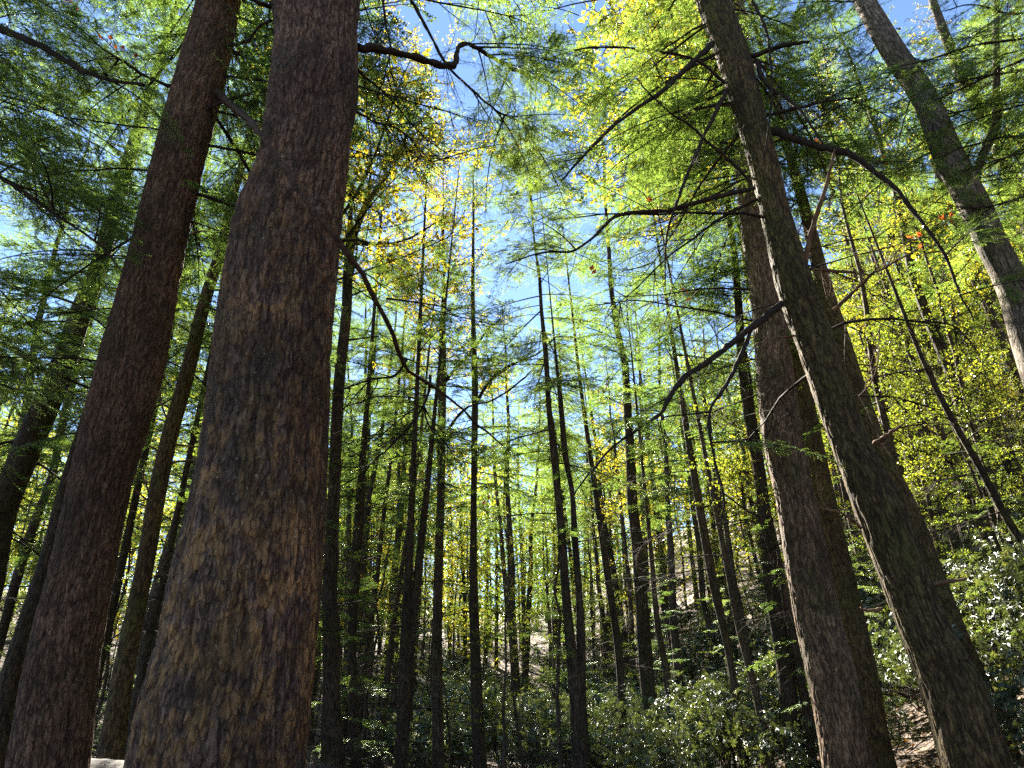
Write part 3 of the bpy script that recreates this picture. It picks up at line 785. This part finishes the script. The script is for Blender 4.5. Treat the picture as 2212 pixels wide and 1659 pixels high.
pb(A, [(772, 104, 4.4), (820, 106, 4.5), (900, 124, 4.7), (955, 141, 4.9), (980, 140, 5.0), (988, 105, 5.1), (1008, 95, 5.2), (1070, 126, 5.5), (1125, 150, 5.8), (1200, 178, 6.3)], 22, 8, 6, 6, 12, start=.5, ssize=.55)
pb(A, [(870, -30, 4.8), (905, 30, 4.9), (935, 85, 5.0), (968, 140, 5.1), (1020, 190, 5.3), (1074, 233, 5.5), (1147, 266, 5.8), (1202, 303, 6.0)], 9, 4, 7, 9, 10, start=.4, ssize=.5)
pb(A, [(825, -20, 4.6), (836, 60, 4.7), (847, 110, 4.8), (836, 165, 4.9), (818, 225, 5.0), (830, 265, 5.1)], 7, 2, 8, 6, 6, LIMB_NEAR, 'gold', ssize=.3)
pb(A, [(766, 240, 4.5), (810, 262, 4.8), (870, 285, 5.1), (910, 325, 5.3), (960, 375, 5.6)], 7, 2, 9, 6, 8, LIMB_NEAR, 'gold', ssize=.35)
pb(A, [(592, 15, 4.3), (565, 8, 4.2), (530, -10, 4.1)], 14, 8, 10, 2)
pb(A, [(585, 45, 4.3), (555, 60, 4.4), (540, 85, 4.5), (528, 70, 4.6)], 9, 4, 11, 4, mat='twig')
pb(Hh, [(762, 525, 11), (800, 528, 11), (850, 525, 11), (890, 510, 11), (930, 485, 11), (955, 470, 11)], 10, 3, 12, 4)
pb(Hh, [(748, 735, 11), (770, 732, 11), (815, 728, 11)], 6, 4, 13, 1)
pb(Ll, [(955, 830, 16), (990, 790, 15.8), (1020, 760, 15.7), (1050, 720, 15.6), (1085, 690, 15.5)], 11, 4, 14, 5)
pb(Ll, [(955, 950, 16), (985, 905, 15.8), (1010, 880, 15.6), (1060, 865, 15.4), (1120, 825, 15.2), (1180, 760, 15)], 9, 4, 15, 5)
pb(Mm, [(1030, 870, 15), (1060, 820, 14.8), (1100, 790, 14.7), (1160, 765, 14.5), (1210, 720, 14.3)], 9, 4, 16, 5)
# limbs of the mossy leaning tree
pb(R, [(1540, 92, 7.3), (1469, 160, 7.0), (1420, 204, 6.8), (1329, 266, 6.6), (1260, 335, 6.4), (1209, 390, 6.2)], 17, 5, 21, 8, 4)
pb(R, [(1565, 180, 7.3), (1507, 131, 7.1), (1434, 113, 6.9), (1370, 106, 6.7), (1282, 106, 6.5), (1200, 125, 6.3), (1130, 158, 6.1)], 9, 4, 22, 8, 4)
pb(R, [(1569, 197, 7.3), (1535, 265, 7.1), (1503, 339, 6.9), (1463, 437, 6.7), (1440, 510, 6.6), (1437, 620, 6.6)], 13, 4, 23, 8, 2)
pb(R, [(1620, 392, 7.3), (1580, 350, 7.2), (1536, 313, 7.1), (1485, 268, 7.0), (1434, 230, 6.8), (1380, 170, 6.7)], 11, 5, 24, 5, 2)
pb(R, [(1628, 406, 7.3), (1543, 427, 7.1), (1434, 456, 6.9), (1336, 467, 6.8), (1290, 505, 6.7), (1238, 543, 6.6), (1170, 548, 6.5), (1092, 572, 6.4)], 14, 4, 25, 12, 3)
pb(R, [(1690, 657, 7.4), (1631, 700, 7.2), (1532, 773, 6.9), (1456, 828, 6.7), (1434, 861, 6.6), (1418, 890, 6.55), (1366, 923, 6.5), (1304, 966, 6.4), (1263, 1010, 6.3), (1215, 1072, 6.2)], 19, 4, 26, 14, 2, tl=1.1)
pb(R, [(1626, 702, 7.2), (1606, 755, 7.1), (1570, 830, 7.0), (1532, 890, 6.9), (1540, 974, 6.85), (1562, 1065, 6.8), (1554, 1130, 6.8)], 13, 4, 27, 9, 1)
pb(R, [(1532, 890, 6.9), (1480, 896, 6.8), (1434, 902, 6.7), (1444, 970, 6.6), (1460, 1060, 6.6)], 6, 2, 28, 6)
pb(R, [(1562, 1065, 6.8), (1620, 1105, 6.9), (1660, 1125, 7.0)], 5, 3, 29, 4)
pb(R, [(1653, 277, 7.4), (1726, 303, 7.2), (1790, 322, 7.0), (1828, 330, 6.9), (1872, 361, 6.8), (1923, 401, 6.7), (1981, 478, 6.6), (2032, 554, 6.5), (2060, 630, 6.5), (2100, 700, 6.5)], 22, 5, 33, 14, 5)
pb(R, [(1624, 122, 7.4), (1689, 102, 7.2), (1744, 97, 7.0)], 14, 10, 34, 3, 2)
pb(R, [(1640, 252, 7.4), (1726, 233, 7.1), (1800, 218, 6.9), (1868, 210, 6.7)], 10, 4, 35, 5, 2)
pb(R, [(1735, 585, 7.4), (1755, 492, 7.2), (1784, 401, 7.0), (1803, 320, 6.8)], 15, 7, 36, 2, mat='dead')
pb(R, [(1610, -20, 7.4), (1653, 62, 7.1), (1664, 139, 7.0), (1660, 260, 6.9), (1650, 330, 6.9)], 9, 4, 37, 5)
pb(R, [(1634, 135, 7.4), (1653, 179, 7.2), (1711, 226, 7.0), (1773, 310, 6.8)], 12, 6, 38, 4)
pb(R, [(1724, 580, 7.4), (1850, 588, 7.2), (1885, 592, 7.1)], 9, 6, 39, 2, mat='dead')
pb(R, [(1800, 670, 7.5), (1850, 625, 7.3), (1885, 592, 7.1), (1930, 565, 6.9), (1985, 535, 6.7)], 11, 4, 40, 5, mat='dead')
pb(R, [(1715, 725, 7.4), (1665, 735, 7.2), (1636, 748, 7.1), (1622, 770, 7.0)], 6, 3, 41, 1, mat='dead')
pb(R, [(1838, 875, 7.4), (1880, 830, 7.2), (1905, 700, 7.0)], 6, 3, 42, 2, mat='dead')
pb(R, [(1888, 960, 7.4), (1925, 935, 7.2), (1957, 912, 7.1)], 15, 5, 43, 0, mat='dead')
pb(R, [(1870, 1130, 7.4), (1895, 1090, 7.3), (1935, 1080, 7.2)], 11, 6, 44, 0, mat='dead', name="broken_stub")
pb(R, [(1965, 1185, 7.4), (1988, 1175, 7.25)], 12, 8, 45, 0, mat='dead', name="broken_stub")
pb(R, [(1985, 1268, 7.4), (2030, 1258, 7.2), (2090, 1248, 7.0)], 18, 8, 46, 0, mat='dead', name="broken_stub")
pb(R, [(2060, 1425, 7.3), (2095, 1420, 7.1)], 10, 8, 47, 0, mat='dead', name="broken_stub")
pb(R, [(1905, 1315, 7.4), (1870, 1318, 7.3), (1850, 1312, 7.2)], 9, 5, 48, 0, mat='dead', name="broken_stub")
pb(R, [(1860, 1140, 7.4), (1820, 1110, 7.2), (1770, 1100, 7.1)], 9, 5, 49, 1, mat='dead')
pb(Tt, [(2150, 1590, 10.5), (2180, 1560, 10.2), (2230, 1545, 10)], 12, 8, 50, 1, mat='dead')
# short dead spurs on the slim olive trunk
for k, q in enumerate(([(372, 925, 9), (350, 880, 8.9), (346, 780, 8.8)], [(362, 985, 9), (300, 955, 8.8)], [(330, 1085, 9), (290, 1060, 8.9)], [(375, 960, 9), (420, 966, 8.9), (436, 968, 8.8)], [(360, 1000, 9), (435, 990, 8.8)], [(335, 1100, 9), (300, 1010, 8.9)])):
    pb(C, q, 7, 3, 60 + k, 1, mat='dead')
# a hemlock outside the left edge whose limbs reach into the picture
K0 = pixel_tree("hemlock_tree", "big boughs reaching in at the top left corner from beyond the frame", 5.6, [(1500, -820, -680), (900, -560, -440), (300, -300, -200)], 15, 'bark_rust', ns=40, seed=41, seg=.1)
pb(K0, [(-260, -20, 5.6), (0, 62, 5.4), (73, 95, 5.3), (139, 131, 5.2), (193, 164, 5.1), (248, 179, 5.0), (303, 188, 4.9)], 22, 9, 70, 5, 8, ssize=.5)
pb(K0, [(-250, 120, 5.6), (0, 266, 5.2), (55, 321, 5.1), (80, 372, 5.0), (146, 496, 4.9)], 14, 4, 71, 6, 10, ssize=.5)
pb(K0, [(-200, 300, 5.6), (0, 383, 5.3), (128, 467, 5.2), (219, 529, 5.1), (270, 591, 5.0)], 12, 4, 72, 6, 10, ssize=.5)
add_crown(K0, 4.6, 14.5, 66, 3.6, BOUGH_NEAR, 'hem', 141)

K1 = pixel_tree("hemlock_tree", "bare dark limbs reaching in at the top right corner from beyond the frame", 8.5, [(1300, 2640, 2760), (700, 2440, 2520), (0, 2230, 2300)], 18, 'bark_dark', ns=30, seed=42, seg=.15)
for k, q in enumerate(([(2330, 50, 8.4), (2212, 84, 8.2), (2110, 100, 8.0), (2017, 130, 7.8), (1940, 150, 7.7)], [(2360, 110, 8.4), (2212, 152, 8.2), (2120, 165, 8.0), (2032, 188, 7.8)], [(2330, 90, 8.4), (2212, 128, 8.2), (2100, 180, 8.0), (2003, 226, 7.9)],
                       [(2400, 250, 8.4), (2212, 292, 8.2), (2140, 300, 8.0), (2075, 316, 7.9), (2010, 345, 7.8)], [(2400, 320, 8.4), (2212, 330, 8.1), (2130, 350, 7.9), (2050, 372, 7.8)], [(2420, 380, 8.4), (2212, 425, 8.2), (2110, 450, 8.0), (2010, 440, 7.8)], [(2300, -10, 8.4), (2180, 30, 8.2), (2100, 10, 8.0), (2040, 25, 7.9)])):
    pb(K1, q, 8, 3, 80 + k, 8, 9, ssize=.42)
add_crown(K1, 8, 17.5, 40, 3.2, BOUGH_NEAR, 'hem', 142, azbias=(1.9, 1.4))

# ------------------------------------------------------------------ repeated trees of the wood behind (shared meshes)
def kit(H, r0, z0f, n, Lmax, tmpl, leaf, seed, bark, **k):
    r = np.random.default_rng(seed)
    z = np.linspace(-.4, H, 16)
    bx = np.cumsum(r.normal(0, .05, 16)); by = np.cumsum(r.normal(0, .05, 16))
    P = np.stack([bx - bx[0], by - by[0], z], 1)
    Rr = r0 * (1 - .9 * (np.clip(z, 0, H) / H) ** .9); Rr[0] *= 1.3
    g = G(); tube(g, P, Rr, 10)
    tm = g.mesh("wood_trunk", [MAT[bark]], attr=True)
    at = lambda zz: np.array([np.interp(zz, z, P[:, 0]), np.interp(zz, z, P[:, 1]), zz])
    c = bough_crown(at, H * z0f, H * .99, n, Lmax, tmpl, r, **k)
    for e in range(14):
        a = r.uniform(0, 6.28); zz = r.uniform(.12, z0f + .05) * H
        T_ = BARE[r.integers(len(BARE))]
        c.put((T_[0], T_[1], T_[2], T_[3]), mat4(at(zz), a, r.uniform(-.2, .3), 0, r.uniform(.5, 1.0)))
    cm = c.mesh("wood_crown", [MAT['twig'], MAT[leaf]], smooth=False)
    return tm, cm
KITS = {
    'hem': [kit(17, .17, .42, 46, 2.6, BOUGH_MID, 'hem', 1, 'bark_dark'), kit(15, .14, .42, 40, 2.2, BOUGH_MID, 'hem', 2, 'bark_far'), kit(19, .2, .42, 52, 2.8, BOUGH_MID, 'hem', 3, 'bark_dark'), kit(13, .11, .38, 36, 2.0, BOUGH_MID, 'hem', 4, 'bark_far')],
    'lime': [kit(14, .12, .30, 34, 2.4, LIMB_NEAR, 'lime', 5, 'bark_far', el0=.1, el1=.9), kit(17, .16, .35, 40, 2.8, LIMB_NEAR, 'lime', 6, 'bark_far', el0=.2, el1=.9), kit(10, .07, .25, 26, 1.9, LIMB_NEAR, 'lime', 7, 'bark_far', el0=.0, el1=.7)],
    'gold': [kit(16, .14, .35, 36, 2.6, LIMB_NEAR, 'gold', 8, 'bark_far', el0=.2, el1=.9), kit(11, .08, .3, 26, 1.9, LIMB_NEAR, 'gold', 9, 'bark_far', el0=.0, el1=.8)],
    'small': [kit(6.5, .05, .15, 30, 1.5, BOUGH_MID, 'hem', 10, 'bark_far'), kit(5, .04, .12, 26, 1.3, BOUGH_MID, 'hem', 11, 'bark_far')],
}
NAMES = {'hem': ("hemlock_tree", "slender hemlock trunk massed with others in the wood behind", "tree", "hemlocks massed in the wood behind"),
         'lime': ("broadleaved_tree", "slender tree with lime green leaves on the wooded slope behind", "tree", "lime leaved trees on the slope behind"),
         'gold': ("yellow_leaved_tree", "slender tree with golden leaves in the wood behind", "tree", "golden leaved trees in the wood behind"),
         'small': ("young_hemlock", "young hemlock with feathery low boughs under the tall trees", "young tree", "young hemlocks under the tall trees")}
def plant(kind, x, y, s=1.0, rot=None, k=None, label=None, group=None):
    tm, cm = KITS[kind][random.randrange(len(KITS[kind])) if k is None else k]
    nm, lb, ct, gr = NAMES[kind]
    root = thing(nm, label or lb, ct, (x, y, th(x, y)), group if label else gr)
    root.rotation_euler = (random.gauss(0, .04), random.gauss(0, .04), random.uniform(0, 6.28) if rot is None else rot)
    root.scale = (s, s, s)
    link("trunk", tm, root); link("crown", cm, root)
    return root
def pplant(kind, px, D, **k):
    p, _ = pt(px, 1582, D)
    return plant(kind, p[0], D, **k)

# placed singly: what fills the gaps between the foreground trunks
pplant('gold', 560, 8.5, s=1.1, k=0, label="golden leaved tree hidden by the huge trunk, leaves showing on its right")
pplant('hem', 1400, 19, s=1.1, k=2)
pplant('hem', 1700, 12.5, s=.95, k=0)
pplant('hem', 2300, 14, s=1.1, k=0)
pplant('gold', 2330, 19, s=1.35, k=0)
pplant('lime', 2050, 14, k=0)
pplant('lime', 2200, 18, k=1)
rr = random.Random(3)
taken = [(T.o[0], T.o[1]) for T in (A, B, C, Dd, E, Hh, Ii, Kk, Ll, Mm, Nn_, Oo, Q, R, S, Tt, U, V)]
cnt = 0
for tries in range(4000):
    if cnt >= 172: break
    y = 15 + 47 * rr.random() ** 1.25
    x = rr.uniform(-.82, .86) * (y + 4)
    if any((x - a) ** 2 + (y - b) ** 2 < (1.3 if y > 25 else 1.9) ** 2 for a, b in taken): continue
    u = x / (y + 4)
    q = rr.random()
    if -.25 < u < .32 and y < 23 and rr.random() < .4: continue
    z0_ = th(x, y)
    if any(in_gap((x, y, z0_ + zz), 1.7) for zz in (4, 6, 8.5, 11, 13)) and rr.random() < (.9 if y < 26 else .35): continue
    taken.append((x, y)); cnt += 1
    if u < -.25: kind = 'hem' if q < .62 else ('lime' if q < .85 else 'gold')
    elif u < .2: kind = 'hem' if q < .55 else ('lime' if q < .75 else 'gold')
    else: kind = 'hem' if q < .32 else ('lime' if q < .90 else 'gold')
    plant(kind, x, y, s=rr.uniform(.8, 1.15) if y < 24 else rr.uniform(1.0, 1.45))
for k in range(26):
    y = rr.uniform(11, 28); x = rr.uniform(-.6, .6) * (y + 3)
    plant('small', x, y, s=rr.uniform(.8, 1.25))

for k in range(155):
    y = rr.uniform(10, 34) if k < 115 else rr.uniform(27, 46); x = rr.uniform(-.35, .85) * (y + 3)
    if 70 < k < 115: x = rr.uniform(.4, .9) * (y + 2)
    if rr.random() < .2: x = -abs(x)
    if any((x - a) ** 2 + (y - b) ** 2 < .7 for a, b in taken[:18]): continue
    if any(in_gap((x, y, th(x, y) + zz), 1.1) for zz in (2.5, 4.5, 6.5)): continue
    kd = 'gold' if rr.random() < .13 else 'lime'
    lb = "young tree with layered %s leaves in the understory" % ("golden" if kd == 'gold' else "pale lime")
    plant(kd, x, y, s=rr.uniform(.42, .7), k=None if rr.random() < .5 else -1, label=lb, group="%s saplings of the understory" % ("golden" if kd == 'gold' else "lime leaved"))
for x, y in ((-3.6, -2.6), (3.4, -3.2), (0.2, -5.0), (-6.5, -5.5), (6.8, -4.5), (5.2, 0.4)):  # unseen trees added close round the camera to block blue sky light
    plant('hem', x, y, s=1.1)
for k in range(16):  # more trees added out of view behind the camera: less sky, warmer bounce
    a = rr.uniform(2.6, 6.8); d = rr.uniform(5, 14)
    if -d * math.sin(a) > -2.0: pass
    x, y = d * math.cos(a) * 1.2, -abs(d * math.sin(a)) - 2
    plant('hem' if rr.random() < .6 else 'lime', x, y, s=rr.uniform(.9, 1.2))
for x, y in ((-11, 3), (-10, 7.5), (-13.5, 10), (9.5, 2), (12, 6.5), (-8, -1)):  # out-of-view trees added at the sides to close off sky light
    plant('hem', x, y)

def far_wood():
    r = np.random.default_rng(77)
    g = G()
    P = []
    while len(P) < 330:
        y = r.uniform(44, 105); x = r.uniform(-.95, .95) * y
        P.append((x, y))
    P = np.array(P); z = terrain(P[:, 0], P[:, 1])
    for (x, y), z0 in zip(P, z):
        H = r.uniform(12, 20)
        zz = np.array([-.5, H * .3, H * .65, H]); c = np.stack([x + r.normal(0, .15, 4), y + r.normal(0, .15, 4), z0 + zz], 1)
        tube(g, c, np.array([.17, .14, .09, .02]) * r.uniform(.6, 1.2), 5, 0)
        n = 1500
        t = r.uniform(.08, 1, n) ** .9
        rad = 3.0 * np.sqrt(np.clip(np.sin(np.pi * np.clip(t * .92 + .06, 0, 1)), 0, 1)) * np.sqrt(r.uniform(0, 1, n))
        # twelve-odd clumps per crown
        ck = r.integers(0, 26, n); ca = r.uniform(0, 6.28, 26); ct = r.uniform(.1, 1, 26)
        a = ca[ck] + r.normal(0, .35, n); t = np.clip(ct[ck] + r.normal(0, .035, n), .05, 1.02)
        B = np.stack([x + np.cos(a) * rad, y + np.sin(a) * rad, z0 + H * t], 1)
        m = 1 if r.random() < .45 else (2 if r.random() < .6 else 3)
        leaves(g, B, r.normal(0, 1, (n, 3)) + [0, 0, -.3], r.normal(0, .5, (n, 3)) + [0, 0, 1], r.uniform(.18, .36, n), r.uniform(.1, .2, n), m)
    o = link("far_wood", g.mesh("far_wood", [MAT['twig'], MAT['lime'], MAT['hem'], MAT['gold']], smooth=False))
    o["kind"] = "stuff"; o["label"] = "far wooded hillside of yellow green autumn trees"; o["category"] = "wood"
far_wood()

# ------------------------------------------------------------------ rhododendron thicket
def rhodo(seed, H=2.2):
    r = np.random.default_rng(seed)
    gs, gl = G(), G()
    tips = []
    for s in range(9):
        a = r.uniform(0, 6.28); p = np.array([r.normal(0, .15), r.normal(0, .15), -.2]); d = norm(np.array([math.cos(a) * .5, math.sin(a) * .5, 1.0]))
        P = [p]
        for e in range(7):
            d = norm(d + r.normal(0, .2, 3) + [0, 0, .05]); p = p + d * H * .17; P.append(p)
            if e > 1:
                for q in range(3):
                    d2 = norm(d + r.normal(0, .8, 3) + [0, 0, .2]); t = p + d2 * r.uniform(.25, .6)
                    tube(gs, [p, (p + t) / 2 + r.normal(0, .03, 3), t], [.008, .006, .004], 4); tips.append((t, d2))
                    for q2 in range(2):
                        d3 = norm(d2 + r.normal(0, .7, 3)); t3 = t + d3 * r.uniform(.12, .3)
                        tube(gs, [t, t3], [.004, .003], 3); tips.append((t3, d3))
        tube(gs, np.array(P), np.linspace(.022, .008, len(P)), 5)
    B, D_, Nr, L = [], [], [], []
    for t, d in tips:
        k = r.integers(7, 11)
        u = norm(np.cross(d, r.normal(0, 1, 3))); v = np.cross(d, u)
        an = np.linspace(0, 6.28, k, endpoint=False) + r.uniform(0, 1)
        out = np.cos(an)[:, None] * u + np.sin(an)[:, None] * v
        dd = out * .95 + d * r.uniform(-.15, .35) + [0, 0, -.18] + r.normal(0, .12, (k, 3))
        B.append(np.repeat(t[None], k, 0)); D_.append(dd); Nr.append(d + r.normal(0, .2, (k, 3))); L.append(r.uniform(.10, .17, k))
    L = np.concatenate(L)
    leaves(gl, np.vstack(B), np.vstack(D_), np.vstack(Nr), L, L * .33, 0, .15)
    return gs.mesh("rhododendron_stems", [MAT['twig']]), gl.mesh("rhododendron_leaves", [MAT['rhodo']], smooth=False)
RH = [rhodo(k, 2.0 + .25 * (k % 3)) for k in range(4)]
def bush(x, y, s):
    k = random.randrange(4)
    root = thing("rhododendron_bush", "glossy leaved rhododendron bush in the evergreen thicket under the trees", "shrub", (x, y, th(x, y)), "rhododendrons of the thicket on the slope")
    root.rotation_euler = (0, 0, random.uniform(0, 6.28)); root.scale = (s, s, s)
    link("stems", RH[k][0], root); link("leaves", RH[k][1], root)
spots = []
for x, y, z in ((5.9, 7.0, .5), (6.6, 8.0, .6), (5.7, 8.4, .42), (6.1, 9.4, .5), (7.0, 6.8, .7), (5.4, 6.2, .35), (6.9, 8.6, .8), (7.4, 10.2, .9), (6.4, 7.4, .8), (6.3, 6.2, .9), (8.3, 11.5, 1.1), (9.5, 12.5, 1.2), (7.2, 7.3, 1.15), (6.9, 8.6, 1.1), (8.3, 8.4, 1.2), (7.4, 9.6, 1.2), (6.9, 5.2, .95), (8.6, 6.4, 1.15), (9.6, 9.8, 1.2)):
    spots.append((x, y)); bush(x, y, z * .72)
for tries in range(3000):
    if len(spots) >= 290: break
    y = rr.uniform(7.5, 32) if len(spots) < 200 else rr.uniform(24, 46)
    x = rr.uniform(-.15, .95) * (y + 1)
    if x < 1.6 and y < 17: continue
    if y < 11 and x < .62 * y + 1.2: continue
    if x < 0 and y < 20: continue
    if any((x - a) ** 2 + (y - b) ** 2 < 1.05 ** 2 for a, b in spots): continue
    if any((x - a) ** 2 + (y - b) ** 2 < .8 for a, b in taken[:18]): continue
    spots.append((x, y))
    bush(x, y, rr.uniform(.35, .52) if y < 13 else rr.uniform(.5, .78))

# ------------------------------------------------------------------ fallen log and boulder at the foot of the big trunks
def weathered(name, top, side):
    m, nt, out = newmat(name)
    tc = N(nt, "TexCoord"); geo = N(nt, "NewGeometry")
    sz = N(nt, "SeparateXYZ"); nt.links.new(tc.outputs["Normal"], sz.inputs[0])
    mp = N(nt, "Mapping"); mp.inputs["Scale"].default_value = (2, 30, 30); nt.links.new(tc.outputs["Object"], mp.inputs["Vector"])
    nz = N(nt, "TexNoise"); nz.inputs["Detail"].default_value = 6; nt.links.new(mp.outputs[0], nz.inputs["Vector"])
    f = ramp(nt, [(0.35, (0, 0, 0)), (0.55, (1, 1, 1))], math_(nt, 'ADD', sz.outputs[2], math_(nt, 'MULTIPLY', math_(nt, 'SUBTRACT', nz.outputs[0], .5), .5)))
    c = mix(nt, side, top, f)
    c = mix(nt, c, ramp(nt, [(0.3, (.35, .35, .35)), (0.7, (1, 1, 1))], nz.outputs[0]), 1.0, 'MULTIPLY')
    b = N(nt, "Bump"); b.inputs["Strength"].default_value = .5; b.inputs["Distance"].default_value = .02; nt.links.new(nz.outputs[0], b.inputs["Height"])
    p = N(nt, "BsdfPrincipled"); p.inputs["Roughness"].default_value = .85
    nt.links.new(c, p.inputs["Base Color"]); nt.links.new(b.outputs[0], p.inputs["Normal"]); nt.links.new(p.outputs[0], out.inputs[0])
    return m
a, _ = pt(150, 1641, 6.9); b, _ = pt(688, 1636, 5.6)
r0 = .56
a = a - [0, 0, r0]; b = b - [0, 0, r0]
ln = np.linalg.norm(b - a)
lx = np.linspace(0, ln, 30)
LP = np.stack([lx, .03 * np.sin(lx * 2), .02 * np.sin(lx * 3.1)], 1)
LR = r0 * (1 - .05 * lx / ln)
LP = np.vstack([LP[:1] + [.0, 0, 0], LP[:1], LP, LP[-1:] + [.05, 0, -.05], LP[-1:] + [.04, 0, -.05]])
LR = np.r_[.01, r0 * .97, LR, LR[-1] * .8, .01]
g = G()
n_, ns_ = len(LP), 48
an = np.linspace(0, 6.2832, ns_, endpoint=False)
rr2 = LR[:, None] * (1 + .05 * np.sin(3 * an + 1)[None] + .03 * np.sin(7 * an)[None] + .012 * RNG.normal(0, 1, (n_, ns_)))
v = np.stack([np.repeat(LP[:, :1], ns_, 1), LP[:, 1:2] + rr2 * np.cos(an), LP[:, 2:3] + rr2 * np.sin(an)], -1).reshape(-1, 3)
ii = np.arange(n_ - 1)[:, None] * ns_; jj = np.arange(ns_)[None]; j2 = (jj + 1) % ns_
g.add(v, np.stack([ii + jj, ii + j2, ii + ns_ + j2, ii + ns_ + jj], -1).reshape(-1, 4))
lo = link("fallen_log", g.mesh("fallen_log", [weathered("weathered_log_wood", (.06, .048, .038), (.10, .035, .02))]), None, tuple(a))
lo.rotation_euler = (0, -math.asin((b - a)[2] / ln), math.atan2(b[1] - a[1], b[0] - a[0]))
tag(lo, "big fallen log with grey top and reddish sides behind the huge trunk's base", "log")

def boulder(c, sx, sy, sz_, seed):
    th_ = np.linspace(0, math.pi, 26); ph = np.linspace(0, 2 * math.pi, 44, endpoint=False)
    T_, P_ = np.meshgrid(th_, ph, indexing='ij')
    d = np.stack([np.sin(T_) * np.cos(P_), np.sin(T_) * np.sin(P_), np.cos(T_)], -1).reshape(-1, 3)
    r = .8 + .4 * vnoise(d * 1.6 + 7, seed) + .12 * vnoise(d * 5, seed + 1)
    g = G()
    ii = np.arange(25)[:, None] * 44; jj = np.arange(44)[None]; j2 = (jj + 1) % 44
    g.add(d * r[:, None] * [sx, sy, sz_], np.stack([ii + jj, ii + 44 + jj, ii + 44 + j2, ii + j2], -1).reshape(-1, 4))
    o = link("boulder", g.mesh("boulder", [plain("grey_stone", (.07, .06, .058), (.17, .148, .145), 9)]), None, tuple(c))
    return tag(o, "rounded grey pink boulder behind the foot of the broad tan trunk", "rock")
c, _ = pt(1812, 1640, 10.9)
boulder(np.array([c[0], c[1], th(c[0], c[1]) - .12]), .6, .5, .34, 5)

# russet leaves caught in the twigs
r = np.random.default_rng(9)
g = G()
for (px, py, D, n) in ((2050, 465, 6.4, 9), (1975, 510, 6.5, 6), (1772, 300, 6.8, 2), (1270, 580, 6.4, 5), (1480, 632, 6.6, 4), (745, 55, 4.4, 2), (240, 92, 5.0, 4), (280, 105, 5.1, 3), (1940, 60, 7, 3), (1310, 830, 6.5, 3), (1900, 330, 6.7, 3), (2180, 20, 7, 4), (1410, 435, 6.7, 2), (1045, 1075, 5.3, 2), (155, 10, 5, 4)):
    p, t = pt(px, py, D)
    B = p + r.normal(0, .045, (n, 3))
    leaves(g, B, r.normal(0, 1, (n, 3)) + [0, 0, -.4], r.normal(0, 1, (n, 3)), r.uniform(.05, .085, n), r.uniform(.035, .06, n), 0, .2)
o = link("caught_leaves", g.mesh("caught_leaves", [MAT['red']], smooth=False))
o["kind"] = "stuff"; o["label"] = "scattered russet leaves caught in the hemlock twigs"; o["category"] = "leaves"


r = np.random.default_rng(21)
g = G()
n = 9000
x = r.uniform(-9, 13, n); y = r.uniform(1.5, 18, n)
B = np.stack([x, y, terrain(x, y) + r.uniform(.006, .03, n)], 1)
leaves(g, B, np.stack([r.normal(0, 1, n), r.normal(0, 1, n), r.normal(0, .25, n)], 1), r.normal(0, .3, (n, 3)) + [0, 0, 1], r.uniform(.06, .12, n), r.uniform(.04, .08, n), 0, .25)
o = link("fallen_leaves", g.mesh("fallen_leaves", [leaf_mat("fallen_leaf_litter", [(0, (.06, .03, .015)), (.5, (.16, .085, .035)), (1, (.30, .19, .06))], .25, 1.2, .03)], smooth=False))
o["kind"] = "stuff"; o["label"] = "brown fallen leaves lying on the forest floor"; o["category"] = "leaf litter"
